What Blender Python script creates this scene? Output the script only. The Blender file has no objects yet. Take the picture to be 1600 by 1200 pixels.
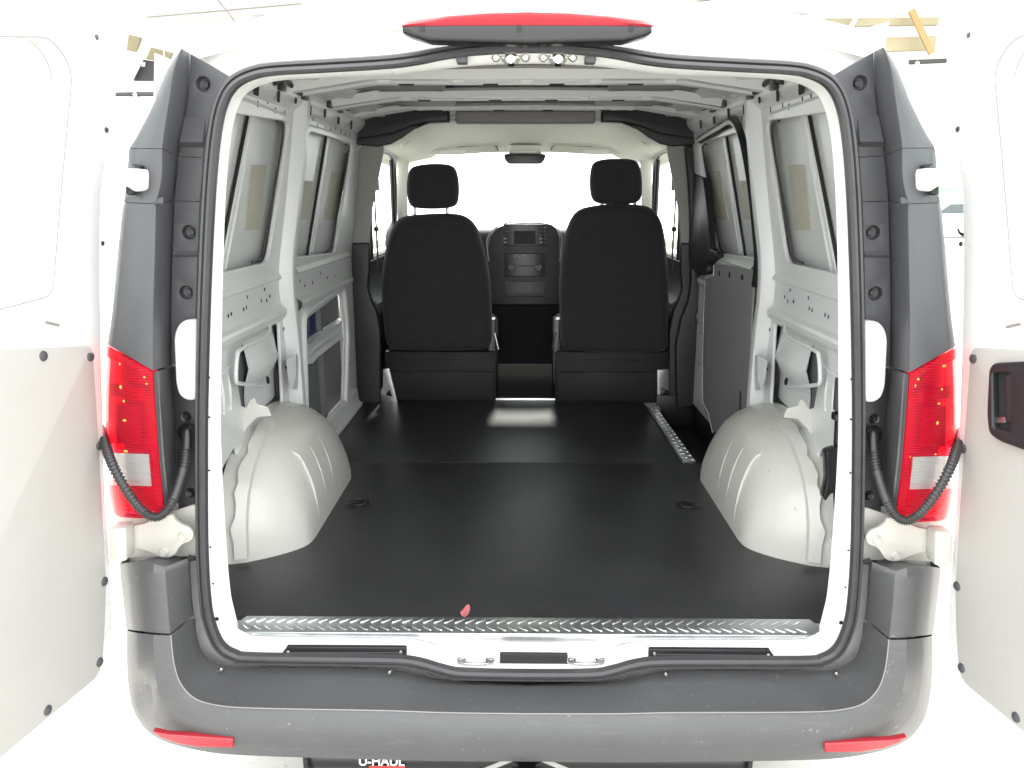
import bpy, bmesh, math, random
from mathutils import Vector, Matrix
random.seed(4)
scene = bpy.context.scene
col = scene.collection
# ------------------------------------------------------------------ camera
F = 1250.0
TH = math.atan(290/1250); PS = math.atan(15*math.cos(TH)/1250)
CAM = Vector((-.0163, -1.64, 1.59))
cd = bpy.data.cameras.new('camera'); co = bpy.data.objects.new('camera', cd); col.objects.link(co)
cd.sensor_width = 36; cd.lens = F/1600*36; cd.clip_start = .05; cd.clip_end = 400
co.location = CAM; co.rotation_euler = (math.pi/2-TH, 0, PS)
scene.camera = co
# ------------------------------------------------------------------ light
w = bpy.data.worlds.new('World'); scene.world = w; w.use_nodes = True
bg = w.node_tree.nodes['Background']
bg.inputs[0].default_value = (.96, .985, 1.0, 1); bg.inputs[1].default_value = 1.0
sl = bpy.data.lights.new('sun', 'SUN'); so = bpy.data.objects.new('sun', sl); col.objects.link(so)
sl.energy = 2.6; sl.angle = math.radians(6); sl.color = (1, .95, .86)
so.rotation_euler = Vector((-.02, -.735, -.68)).to_track_quat('-Z', 'Y').to_euler()
scene.view_settings.view_transform = 'Standard'; scene.view_settings.look = 'None'
scene.view_settings.gamma = 1; scene.view_settings.exposure = 2.2
# ------------------------------------------------------------------ pixel -> point
FW = Vector((-math.sin(PS)*math.cos(TH), math.cos(PS)*math.cos(TH), -math.sin(TH)))
RT = Vector((math.cos(PS), math.sin(PS), 0))
UP = RT.cross(FW)
def ray(u, v): return FW+RT*((u-800)/F)+UP*((600-v)/F)
def PY(u, v, y): d = ray(u, v); return CAM+d*((y-CAM.y)/d.y)
def PZ(u, v, z): d = ray(u, v); return CAM+d*((z-CAM.z)/d.z)
def PX(u, v, x): d = ray(u, v); return CAM+d*((x-CAM.x)/d.x)
def PP(u, v, P, n): d = ray(u, v); return CAM+d*((P-CAM).dot(n)/d.dot(n))
# ------------------------------------------------------------------ materials
def mat(name, c, rough=.5, metal=0, coat=0, var=.12, vs=6, bump=0, bs=250, spec=.5, rv=.1, sheen=0, scuff=0, scc=(.07, .07, .07), scs=(2.5, 45, 10), speck=0, spc=(.1, .09, .08), sps=40):
    m = bpy.data.materials.new(name); m.use_nodes = True
    nt = m.node_tree; b = nt.nodes['Principled BSDF']; L = nt.links.new
    tc = nt.nodes.new('ShaderNodeTexCoord')
    n = nt.nodes.new('ShaderNodeTexNoise'); n.inputs['Scale'].default_value = vs; n.inputs['Detail'].default_value = 6; n.inputs['Roughness'].default_value = .65
    L(tc.outputs['Object'], n.inputs['Vector'])
    r = nt.nodes.new('ShaderNodeMapRange'); r.inputs['From Min'].default_value = .3; r.inputs['From Max'].default_value = .7
    r.inputs['To Min'].default_value = 1-var; r.inputs['To Max'].default_value = 1+var*.4
    L(n.outputs['Fac'], r.inputs['Value'])
    mx = nt.nodes.new('ShaderNodeVectorMath'); mx.operation = 'SCALE'; mx.inputs[0].default_value = c
    L(r.outputs[0], mx.inputs['Scale']); out = mx.outputs[0]
    if speck:
        n2 = nt.nodes.new('ShaderNodeTexNoise'); n2.inputs['Scale'].default_value = sps; n2.inputs['Detail'].default_value = 3
        L(tc.outputs['Object'], n2.inputs['Vector'])
        r2 = nt.nodes.new('ShaderNodeMapRange'); r2.inputs['From Min'].default_value = .70-speck*.1; r2.inputs['From Max'].default_value = .74-speck*.1
        L(n2.outputs['Fac'], r2.inputs['Value'])
        mm = nt.nodes.new('ShaderNodeMix'); mm.data_type = 'RGBA'; L(r2.outputs[0], mm.inputs[0]); L(out, mm.inputs[6]); mm.inputs[7].default_value = (*spc, 1)
        out = mm.outputs[2]
    if scuff:
        for q_, rz_ in enumerate((.35, -1.1)):
            mp = nt.nodes.new('ShaderNodeMapping'); mp.inputs['Scale'].default_value = scs; mp.inputs['Rotation'].default_value = (0.1, .2, rz_)
            L(tc.outputs['Object'], mp.inputs['Vector'])
            n4 = nt.nodes.new('ShaderNodeTexNoise'); n4.inputs['Scale'].default_value = 1.3; n4.inputs['Detail'].default_value = 5; L(mp.outputs[0], n4.inputs['Vector'])
            r4 = nt.nodes.new('ShaderNodeMapRange'); r4.inputs['From Min'].default_value = .60; r4.inputs['From Max'].default_value = .80; r4.inputs['To Max'].default_value = scuff
            L(n4.outputs['Fac'], r4.inputs['Value'])
            m4 = nt.nodes.new('ShaderNodeMix'); m4.data_type = 'RGBA'; L(r4.outputs[0], m4.inputs[0]); L(out, m4.inputs[6]); m4.inputs[7].default_value = (*scc, 1); out = m4.outputs[2]
    L(out, b.inputs['Base Color'])
    rr_ = nt.nodes.new('ShaderNodeMapRange'); rr_.inputs['To Min'].default_value = max(.02, rough-rv); rr_.inputs['To Max'].default_value = min(1, rough+rv)
    L(n.outputs['Fac'], rr_.inputs['Value']); L(rr_.outputs[0], b.inputs['Roughness'])
    b.inputs['Metallic'].default_value = metal; b.inputs['Coat Weight'].default_value = coat; b.inputs['Coat Roughness'].default_value = .06
    b.inputs['Specular IOR Level'].default_value = spec; b.inputs['Sheen Weight'].default_value = sheen
    if bump:
        n3 = nt.nodes.new('ShaderNodeTexNoise'); n3.inputs['Scale'].default_value = bs; n3.inputs['Detail'].default_value = 2
        L(tc.outputs['Object'], n3.inputs['Vector'])
        bp = nt.nodes.new('ShaderNodeBump'); bp.inputs['Strength'].default_value = bump; bp.inputs['Distance'].default_value = .002
        L(n3.outputs['Fac'], bp.inputs['Height']); L(bp.outputs[0], b.inputs['Normal'])
    return m
def tmat(name, tcol, gcol, fac, rough=.05):
    m = bpy.data.materials.new(name); m.use_nodes = True; nt = m.node_tree; L = nt.links.new
    b = nt.nodes['Principled BSDF']; b.inputs['Base Color'].default_value = (*gcol, 1); b.inputs['Roughness'].default_value = rough
    t = nt.nodes.new('ShaderNodeBsdfTransparent'); t.inputs[0].default_value = (*tcol, 1)
    mx = nt.nodes.new('ShaderNodeMixShader'); mx.inputs[0].default_value = fac
    L(t.outputs[0], mx.inputs[1]); L(b.outputs[0], mx.inputs[2]); L(mx.outputs[0], nt.nodes['Material Output'].inputs[0])
    return m
M = {}
M['paint'] = mat('white_paint', (.80, .80, .775), .28, coat=.5, var=.05, vs=3, rv=.06)
M['inner'] = mat('inner_primer_paint', (.695, .71, .70), .33, coat=.1, var=.012, vs=1.5, rv=.01)
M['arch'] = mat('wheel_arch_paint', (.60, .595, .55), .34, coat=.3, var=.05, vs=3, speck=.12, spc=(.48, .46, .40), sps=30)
M['cavity_shade'] = mat('cavity_shade_grey', (.16, .165, .175), .4, var=.08, vs=4)  # dark grey that stands in for the shade of deep wall cavities
M['hinge'] = mat('hinge_shaded_white', (.46, .45, .41), .45, var=.08, vs=12)  # white hinge paint, greyed to put the recess shade into its colour
M['plast'] = mat('grey_textured_plastic', (.060, .061, .067), .48, var=.05, vs=14, bump=.25, bs=900, rv=.07)
M['plast2'] = mat('bumper_plastic', (.074, .0745, .077), .46, scuff=.22, scc=(.16, .16, .16), scs=(9, 40, 50), var=.08, vs=9, bump=.22, bs=800, speck=.05, spc=(.16, .16, .16), sps=90)
M['rubber'] = mat('black_rubber_seal', (.055, .054, .057), .42, var=.15, vs=30, bump=.1)
M['hose'] = mat('black_convoluted_hose', (.03, .03, .031), .4, var=.1)
M['seatbase'] = mat('matt_black_seat_base', (.009, .009, .010), .65, var=.2, vs=12, bump=.2)
M['dark'] = mat('black_trim_plastic', (.016, .016, .018), .45, var=.15, vs=12, bump=.2, bs=700)
M['blackp'] = mat('satin_black_plastic', (.011, .011, .012), .3, var=.1)
M['mat'] = mat('black_rubber_mat', (.025, .025, .027), .36, var=.3, vs=3, scuff=.22, scc=(.075, .074, .072), scs=(5, 28, 10), bump=.25, bs=420, rv=.08, speck=.1, spc=(.06, .06, .06), sps=90)
M['fabric'] = mat('black_seat_fabric', (.032, .032, .035), .85, var=.2, vs=25, bump=.4, bs=600, spec=.25, sheen=.12)
M['alu'] = mat('bright_aluminium', (.74, .75, .77), .32, metal=1, var=.15, vs=20, rv=.1)
M['steel'] = mat('zinc_steel', (.6, .6, .58), .3, metal=1, var=.2, vs=40)
M['board'] = mat('pale_hardboard', (.39, .38, .355), .55, var=.05, vs=3)
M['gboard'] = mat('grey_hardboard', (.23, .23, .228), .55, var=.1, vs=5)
M['pad'] = mat('tan_damping_pad', (.53, .51, .42), .6, var=.1, vs=10)
M['liner'] = mat('headliner_fabric', (.66, .67, .60), .9, var=.05, vs=10, bump=.15, bs=500)
M['taupe'] = mat('taupe_trim', (.24, .225, .215), .6, var=.06)
M['pillar'] = mat('grey_pillar_trim', (.30, .295, .27), .6, var=.05)
M['red'] = tmat('red_lens', (1, .025, .075), (.42, .002, .022), .5, .10)
nt = M['red'].node_tree; wv_ = nt.nodes.new('ShaderNodeTexWave'); wv_.bands_direction = 'Z'; wv_.inputs['Scale'].default_value = 55; wv_.inputs['Distortion'].default_value = .3
tc_ = nt.nodes.new('ShaderNodeTexCoord'); bp2 = nt.nodes.new('ShaderNodeBump'); bp2.inputs['Strength'].default_value = .5; bp2.inputs['Distance'].default_value = .002
nt.links.new(tc_.outputs['Object'], wv_.inputs['Vector']); nt.links.new(wv_.outputs['Fac'], bp2.inputs['Height']); nt.links.new(bp2.outputs[0], nt.nodes['Principled BSDF'].inputs['Normal'])
M['redsolid'] = mat('red_reflector', (.36, .015, .025), .3, coat=.5, var=.15, vs=40, bump=.3, bs=300)
M['brakelens'] = mat('brake_lens', (.24, .002, .008), .3, var=.1, vs=20, spec=.3)
M['glint'] = mat('glint_amber', (.55, .32, .05), .25, var=.1, spec=.8)  # colour of the painted glints on the tail lamp lens
M['clearlens'] = tmat('clear_lens', (.95, .95, .95), (.36, .36, .35), .6, .15)
M['chrome'] = mat('lamp_reflector', (.85, .83, .8), .12, metal=1, var=.05, bump=.8, bs=60)
M['amber'] = mat('amber_reflector', (.95, .55, .10), .2, metal=1, var=.2, bump=.5, bs=80)
M['glass'] = tmat('window_glass', (.93, .985, .97), (.02, .03, .03), .05, .02)
M['hole'] = mat('dark_hole', (.012, .012, .013), .7)
M['redpaint'] = mat('red_paint_spot', (.60, .16, .17), .6, var=.4, vs=60)
M['white'] = mat('white_print', (.8, .8, .8), .5)
M['redprint'] = mat('red_print', (.6, .03, .03), .5)
M['blue'] = mat('blue_label', (.02, .03, .12), .4)
M['conc'] = mat('concrete', (.50, .485, .45), .8, var=.12, vs=1.5, speck=.5, spc=(.30, .28, .25), sps=60)
M['ceil'] = mat('white_decking', (.82, .82, .80), .7, var=.05, vs=.5)
M['cream'] = mat('cream_timber', (.30, .265, .165), .7, var=.15, vs=3)
M['orange'] = mat('orange_timber', (.36, .22, .09), .7, var=.2, vs=3)
M['greyp'] = mat('grey_conduit', (.06, .06, .062), .5)
M['brown'] = mat('dark_crate', (.035, .03, .035), .6, var=.4, vs=3)
M['green'] = mat('green_canvas', (.03, .30, .10), .7)
M['carglass'] = mat('car_glass', (.05, .08, .08), .08, coat=.5)
M['tyre'] = mat('tyre_rubber', (.02, .02, .02), .8, var=.2, vs=30)
# ------------------------------------------------------------------ mesh helpers
def link(o, parent=None):
    col.objects.link(o)
    if parent: o.parent = parent
    return o
def mk(name, V, Fc, m, parent=None, ang=40, mir=False, solid=0, recalc=True):
    me = bpy.data.meshes.new(name)
    V = [Vector(v) for v in V]
    if mir: V = [Vector((-v.x, v.y, v.z)) for v in V]
    me.from_pydata(V, [], Fc)
    return fin(name, me, m, parent, ang, recalc, solid)
def fin(name, me, m, parent, ang=40, recalc=True, solid=0):
    b = bmesh.new(); b.from_mesh(me)
    bmesh.ops.remove_doubles(b, verts=b.verts, dist=1e-5)
    if recalc: bmesh.ops.recalc_face_normals(b, faces=b.faces)
    if solid: bmesh.ops.solidify(b, geom=b.faces[:], thickness=solid)
    b.to_mesh(me); b.free()
    me.materials.clear(); me.materials.append(M[m])
    me.shade_smooth(); me.set_sharp_from_angle(angle=math.radians(ang))
    return link(bpy.data.objects.new(name, me), parent)
def loft(name, rows, m, parent=None, ang=40, mir=False, close=False, solid=0):
    n = len(rows[0]); V = [p for r in rows for p in r]; Fc = []
    for i in range(len(rows)-1):
        for j in range(n if close else n-1):
            k = (j+1) % n
            Fc.append((i*n+j, i*n+k, (i+1)*n+k, (i+1)*n+j))
    return mk(name, V, Fc, m, parent, ang, mir, solid)
def cat(P, k=6, closed=False):
    P = [Vector(p) for p in P]; n = len(P); out = []
    for i in range(n if closed else n-1):
        g = (lambda a: P[a % n]) if closed else (lambda a: P[min(max(a, 0), n-1)])
        a, b, c, d = g(i-1), g(i), g(i+1), g(i+2)
        for s in range(k):
            t = s/k
            out.append(.5*((2*b)+(c-a)*t+(2*a-5*b+4*c-d)*t*t+(3*b-a-3*c+d)*t**3))
    if not closed: out.append(P[-1])
    return out
def rr(P, r, k=4):
    P = [Vector(p) for p in P]; n = len(P); out = []
    for i in range(n):
        a, b, c = P[i-1], P[i], P[(i+1) % n]
        d1, d2 = a-b, c-b; q = min(r, d1.length*.48, d2.length*.48)
        s, e = b+d1.normalized()*q, b+d2.normalized()*q
        for j in range(k+1):
            t = j/k; out.append((1-t)**2*s+2*t*(1-t)*b+t*t*e)
    return out
TMP = bpy.data.objects.new('tmp', bpy.data.curves.new('tmp', 'CURVE'))
def curve_mesh(cu):
    o = bpy.data.objects.new('tmpc', cu); col.objects.link(o)
    dg = bpy.context.evaluated_depsgraph_get()
    me = bpy.data.meshes.new_from_object(o.evaluated_get(dg))
    bpy.data.objects.remove(o); return me
def plate(name, loops, O, ex, ey, th, m, parent=None, bev=0, seg=2, mir=False, ang=40):
    cu = bpy.data.curves.new('c', 'CURVE'); cu.dimensions = '2D'; cu.fill_mode = 'BOTH'
    for Lp in loops:
        sp = cu.splines.new('POLY'); sp.points.add(len(Lp)-1); sp.use_cyclic_u = True
        for p, q in zip(sp.points, Lp): p.co = (q[0], q[1], 0, 1)
    cu.extrude = max(th/2-bev, 0); cu.bevel_depth = bev; cu.bevel_resolution = seg; cu.offset = -bev
    me = curve_mesh(cu); bpy.data.curves.remove(cu)
    O, ex, ey = Vector(O), Vector(ex).normalized(), Vector(ey).normalized(); n = ex.cross(ey)
    for v in me.vertices:
        p = O+ex*v.co.x+ey*v.co.y+n*(v.co.z+th/2)
        v.co = (-p.x, p.y, p.z) if mir else p
    return fin(name, me, m, parent, ang)
EX, EY, EZ = Vector((1, 0, 0)), Vector((0, 1, 0)), Vector((0, 0, 1))
def yplate(name, px, y, th, m, parent=None, r=0, bev=0, holes=(), mir=False, seg=2, sm=0, ang=40):
    """outline given as photo pixels on the plane y; extruded towards the rear of the van"""
    def f(L):
        L = [Vector((p.x, p.z)) for p in (PY(u, v, y-th) for u, v in L)]
        if sm: L = cat([p.to_3d() for p in L], sm, True)
        elif r: L = rr(L, r)
        return L
    hs = [[(c[0]+q*math.cos(a*math.pi/10), c[1]+q*math.sin(a*math.pi/10)) for a in range(20)] for c, q in holes]
    return plate(name, [f(px)]+hs, (0, y, 0), EX, EZ, th, m, parent, bev, seg, mir, ang)
def box(name, c, s, m, parent=None, bev=0, rot=None, mir=False, seg=2):
    b = bmesh.new(); bmesh.ops.create_cube(b, size=1)
    bmesh.ops.scale(b, vec=s, verts=b.verts)
    if bev: bmesh.ops.bevel(b, geom=b.edges[:], offset=bev, segments=seg, affect='EDGES', profile=.5)
    me = bpy.data.meshes.new(name); b.to_mesh(me); b.free()
    o = fin(name, me, m, parent); c = Vector(c)
    R = rot if rot is not None else Matrix.Identity(3)
    if mir: c.x = -c.x; S = Matrix(((-1, 0, 0), (0, 1, 0), (0, 0, 1))); R = S @ R @ S
    o.matrix_local = Matrix.Translation(c) @ R.to_4x4()
    return o
def rotz(a): return Matrix.Rotation(math.radians(a), 3, 'Z')
def sweep(name, path, prof, m, parent=None, closed=False, nrm=None, mir=False, ang=40, caps=True):
    """profile list of (side, out); nrm = fixed out direction, or None for a round tube frame"""
    P = [Vector(p) for p in path]; n = len(P); rows = []; up = Vector((.13, .2, 1)).normalized()
    for i in range(n):
        a = P[i-1] if (closed or i) else P[i]; b = P[(i+1) % n] if (closed or i < n-1) else P[i]
        t = (b-a).normalized(); N = Vector(nrm) if nrm is not None else up
        s = t.cross(N).normalized(); o = s.cross(t).normalized() if nrm is None else N
        pr = prof(i/(n-1)) if callable(prof) else prof
        rows.append([P[i]+s*x+o*y for x, y in pr])
        if nrm is None: up = o
    if closed: rows.append(rows[0])
    k = len(rows[0]); V = [p for r in rows for p in r]; Fc = []
    for i in range(len(rows)-1):
        for j in range(k): Fc.append((i*k+j, i*k+(j+1) % k, (i+1)*k+(j+1) % k, (i+1)*k+j))
    if caps and not closed: Fc += [tuple(range(k)), tuple(range((len(rows)-1)*k, len(rows)*k))]
    return mk(name, V, Fc, m, parent, ang, mir)
def circ(r, k=10): return [(r*math.cos(2*math.pi*j/k), r*math.sin(2*math.pi*j/k)) for j in range(k)]
def tube(name, path, r, m, parent=None, mir=False, k=10, closed=False): return sweep(name, path, circ(r, k), m, parent, closed, None, mir, 50)
def lathe(name, prof, c, axis, m, parent=None, k=16, mir=False, ang=35):
    """prof (radius, height) revolved about axis through c"""
    A = Vector(axis).normalized(); s = A.orthogonal().normalized(); t = A.cross(s); c = Vector(c)
    rows = [[s*(r*math.cos(2*math.pi*j/k))+t*(r*math.sin(2*math.pi*j/k))+A*h for j in range(k)] for r, h in prof]
    o = loft(name, rows, m, parent, ang, mir, True)
    o.location = (-c.x, c.y, c.z) if mir else c
    return o
def at(o, c, parent=None):
    d = o.copy(); d.location = c; return link(d, parent or o.parent)
def tag(o, label, cat_, group=None, kind=None):
    if label: o['label'] = label
    if cat_: o['category'] = cat_
    if group: o['group'] = group
    if kind: o['kind'] = kind
    return o
def empty(name, loc=(0, 0, 0)):
    o = bpy.data.objects.new(name, None); o.location = loc; o.empty_display_size = .1; return link(o)

# ================================================================== the setting
g = mk('ground', [(-60, -12, 0), (60, -12, 0), (60, 90, 0), (-60, 90, 0)], [(0, 1, 2, 3)], 'conc'); g['kind'] = 'structure'
c_ = mk('ceiling', [(-16, 13, 5.6), (16, 13, 5.6), (16, 36, 5.6), (-16, 36, 5.6), (-16, 13, 5.66), (16, 13, 5.66), (16, 36, 5.66), (-16, 36, 5.66)],
        [(0, 1, 2, 3), (4, 5, 6, 7), (0, 1, 5, 4), (1, 2, 6, 5), (2, 3, 7, 6), (3, 0, 4, 7)], 'ceil', ang=20); c_['kind'] = 'structure'

# ================================================================== the van
VAN = empty('cargo_van')
tag(VAN, 'white cargo van with both rear doors open showing its empty black floored load space', 'van')
# ---------- outline of the rear opening (left half, photo pixels), mirrored
GH = [(824, 71), (740, 75), (690, 82), (650, 90), (600, 96), (500, 102), (430, 106), (395, 112), (365, 127), (346, 155), (334, 205), (325, 300), (318, 450), (314, 600),
      (313, 700), (314, 850), (319, 940), (327, 980), (342, 1011), (365, 1026), (400, 1031), (600, 1034), (650, 1038), (690, 1049), (725, 1055), (824, 1057)]
RH = [(824, 96, .05), (740, 99, .05), (690, 104, .05), (650, 109, .05), (600, 114, .05), (500, 118, .05), (432, 122, .05), (402, 128, .05), (375, 141, .05), (360, 162, .05), (347, 210, .05),
      (339, 300, .05), (334, 450, .05), (332, 600, .05), (332, 700, .05), (340, 850, .05), (347, 930, .06), (353, 960, .07), (359, 985, .08), (362, 1003, .10), (400, 1004, .11), (600, 1004, .115),
      (650, 1004, .115), (690, 1004, .115), (725, 1004, .115), (824, 1004, .115)]
def halfloop(L, y=None):
    pts = [PY(p[0], p[1], y if y is not None else p[2]) for p in L]
    pts[0].x = 0; pts[-1].x = 0
    return pts
def full(h):
    return h + [Vector((-p.x, p.y, p.z)) for p in h[-2:0:-1]]
gl = cat(full(halfloop(GH, 0)), 5, True)
sweep('door_seal', gl, [(-.0125, -.012), (-.0125, .006), (-.008, .013), (-.002, .011), (.0005, .002), (.0035, .008), (.0085, .007), (.0120, 0), (.0120, -.012)], 'rubber', VAN, True, (0, -1, 0), ang=25)
rl = cat(full(halfloop(RH)), 5, True)
loft('door_jamb_flange', [[p+Vector((0, .006, 0)) for p in gl], [p+Vector((0, -.004, 0)) for p in rl], [p+Vector((-p.x*.012, .03, 0)) for p in rl]], 'paint', VAN, close=True)
# tiny spot weld / plug marks on the flange
dot = lathe('flange_plug', [(0, .002), (.004, .002), (.005, 0)], (0, 0, 0), (0, -1, 0), 'hole', VAN, 10)
fp = [(346, 182), (333, 335), (328, 480), (327, 590), (327, 652), (327, 735), (329, 855), (339, 967), (333, 912)]
for i, (u, v) in enumerate(fp):
    p = PY(u, v, .022)
    for s in (1, -1):
        q = Vector((p.x*s, p.y, p.z))
        if i == 0 and s == 1: dot.location = q
        else:
            d = at(dot, q)
            if i not in (0, 7): d.scale = (.5, .5, .5)
# ---------- rear frame behind the trims
frame_out = [(282, 84), (262, 110), (245, 152), (224, 205), (210, 240), (205, 320), (198, 420), (190, 540), (186, 640), (188, 760), (195, 860), (205, 1000), (240, 1100), (345, 1120), (824, 1120)]
fo = [PY(u+6, v+3, .10) for u, v in frame_out]; top = [Vector((0, .10, 1.945)), Vector((-.45, .10, 1.93)), Vector((-.60, .10, 1.905))]
fo = top+fo; fo[-1].x = 0
loopo = [Vector((p.x, p.z)) for p in full(fo)]
loopi = [Vector((p.x, p.z)) for p in gl]
plate('rear_frame', [loopo, loopi], (0, .10, 0), EX, EZ, .014, 'paint', VAN)

# ---------- exterior skin
SK = [(.30, -.86), (.45, -.895), (.8, -.915), (1.1, -.935), (1.30, -.938), (1.5, -.918), (1.75, -.886), (1.87, -.850), (1.935, -.79), (1.97, -.68)]
def skx(z):
    for (a, b), (c, d) in zip(SK, SK[1:]):
        if a <= z <= c: return b+(d-b)*(z-a)/(c-a)
    return SK[0][1] if z < SK[0][0] else SK[-1][1]
for s in (0, 1):
    rows = []
    for y, dx in ((.30, 1), (.45, .35), (.65, 0), (1, 0), (1.7, 0), (2.42, 0)):
        rows.append([(x+dx*.09*max(0, (z-1.2)/.7), y, z-dx*.06*max(0, (z-1.6)/.35)) for z, x in SK])
    loft('side_panel', rows, 'paint', VAN, mir=bool(s))
rows = []
for y, zo in ((.062, -.10), (.085, -.062), (.14, -.03), (.25, -.012), (.6, 0), (1.6, .01), (2.5, .005), (3.0, -.03), (3.42, -.12)):
    rows.append([(x, y, 2.02+zo-.06*abs(x/.68)**3) for x in [i*.68/8 for i in range(-8, 9)]])
loft('roof', rows, 'paint', VAN)
# nose and lower body ahead of the load space
for s in (0, 1):
    loft('cab_side', [[(-.915, 2.42, .3), (-.915, 2.42, 1.28)], [(-.915, 3.0, .3), (-.912, 3.0, 1.27)], [(-.90, 3.8, .3), (-.89, 3.8, 1.22)], [(-.84, 4.5, .3), (-.80, 4.5, 1.05)]], 'paint', VAN, mir=bool(s))
loft('hood', [[(-.89, 3.8, 1.22), (0, 3.85, 1.27), (.89, 3.8, 1.22)], [(-.80, 4.5, 1.02), (0, 4.6, 1.08), (.80, 4.5, 1.02)], [(-.80, 4.62, .6), (0, 4.72, .6), (.80, 4.62, .6)], [(-.8, 4.6, .3), (0, 4.7, .3), (.8, 4.6, .3)]], 'paint', VAN, ang=60)
for wy in (.92, 4.05):
    for sx in (-1, 1):
        wh = lathe('wheel', [(.10, -.08), (.19, -.09), (.195, -.02), (.195, .08), (.05, .085), (0, .085)], (sx*.80, wy, .335), (sx, 0, 0), 'steel', VAN, 20)
        lathe('tyre', [(.20, -.10), (.30, -.105), (.33, -.08), (.335, 0), (.33, .08), (.30, .105), (.20, .10)], (0, 0, 0), (sx, 0, 0), 'tyre', wh, 28)
box('chassis', (0, 2.2, .40), (1.3, 4.4, .10), 'dark', VAN, .02)

# ---------- load floor and sill
plate('load_floor', [[(-.88, .115), (.88, .115), (.88, 1.408), (.69, 1.408), (.69, 2.42), (-.88, 2.42)]], (0, 0, .50), EX, EY, .05, 'inner', VAN)
# ---------- sill tread plate
sp_ = plate('tread_plate', [[(-.72, .105), (.72, .105), (.725, .135), (.705, .182), (-.705, .182), (-.725, .135)]], (0, 0, .5625), EX, EY, .004, 'alu', VAN, .001)
box('front_lip', (0, .1035, .5485), (1.43, .003, .034), 'alu', sp_, .001)
def bar_mesh(n, l, wd, h, m):
    V = []
    for q in range(2):
        z = h*q
        for a in range(12):
            t = 2*math.pi*a/12; f = 1 if q == 0 else .6
            V.append((math.cos(t)*l/2*(.8+.2*f), math.sin(t)*wd/2*f, z))
    Fc = [(a, (a+1) % 12, 12+(a+1) % 12, 12+a) for a in range(12)]+[tuple(range(12, 24))]
    me = bpy.data.meshes.new(n); me.from_pydata(V, [], Fc); me.materials.append(M[m]); me.shade_smooth(); me.set_sharp_from_angle(angle=.9)
    return me
bm_ = bar_mesh('tread_bar', .031, .0062, .0020, 'alu')
def bars(parent, x0, x1, y0, y1, z, px, py, along='x'):
    n = 0
    nx = int((x1-x0)/px); ny = max(1, int((y1-y0)/py))
    for i in range(nx):
        for j in range(ny):
            o = bpy.data.objects.new('tread_bar', bm_); link(o, parent)
            a = (40 if j else -40)+random.uniform(-2, 2)
            o.location = (x0+(i+.5)*px, y0+(j+.5)*(y1-y0)/ny, z); o.rotation_euler = (0, 0, math.radians(a))
bars(sp_, -.70, .70, .110, .180, .5662, .026, .033)
# sill pieces
for u0, u1, mir in ((436, 635, 0), (436, 635, 1)):
    sg = yplate('sill_guard', [(u0, 1028), (u0+12, 1011), (u1-2, 1012), (u1, 1014), (u1, 1028)], .045, .012, 'dark', VAN, bev=.002, mir=bool(mir))
    q0, q1 = PY(450, 1019.5, .032), PY(628, 1020, .032)
    if mir: q0.x *= -1; q1.x *= -1
    tube('ridge', [q0, q1], .0016, 'rubber', sg, k=8)
    for u in (437+13, 626):
        p = PY(u, 1019, .032); p.x *= (-1 if mir else 1)
        lathe('rivet', [(0, .002), (.003, .0015), (.004, 0)], p, (0, -1, 0), 'steel', sg, 10)
yplate('latch_pad', [(781, 1021), (887, 1022), (888, 1045), (781, 1046)], .05, .008, 'dark', VAN, r=.003, bev=.001)
for uc in (743, 916):
    st = yplate('striker', [(uc-30, 1029), (uc-22, 1026), (uc+22, 1026), (uc+30, 1029), (uc+30, 1037), (uc+22, 1041), (uc-22, 1041), (uc-30, 1037)], .046, .006, 'paint', VAN, r=.006, bev=.001)
    a, b_ = PY(uc-17, 1037, .02), PY(uc+17, 1037, .02)
    tube('striker_bar', [a+Vector((0, .02, 0)), a, a.lerp(b_, .5), b_, b_+Vector((0, .02, 0))], .0042, 'steel', st)
    for dx in (-24, 24):
        p = PY(uc+dx, 1032, .04); lathe('bolt', [(0, .006), (.006, .006), (.008, .003), (.0085, 0)], p, (0, -1, 0), 'steel', st, 12)
# screws in the band under the seal
for u, v in ((346, 1045), (609, 1049)):
    for mir in (0, 1):
        p = PY(u, v, .0); p.x *= (-1 if mir else 1)
        lathe('screw', [(0, .007), (.003, .007), (.006, .003), (.0065, 0)], p, (0, -1, 0), 'steel', VAN, 12)
# header strikers
for uc in (798, 872):
    hs_ = lathe('header_striker', [(0, .012), (.008, .012), (.016, .006), (.018, 0)], PY(uc, 90, .03), (0, -1, -.4), 'chrome', VAN, 18)
    for dx in (-23, 23):
        lathe('bolt', [(0, .006), (.005, .006), (.008, .003), (.009, 0)], PY(uc+dx, 89.5, .03)-hs_.location, (0, -1, -.4), 'steel', hs_, 12)
for u in (722, 922):
    box('rubber_buffer', PY(u, 93, .02), (.021, .03, .017), 'rubber', VAN, .003)

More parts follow.
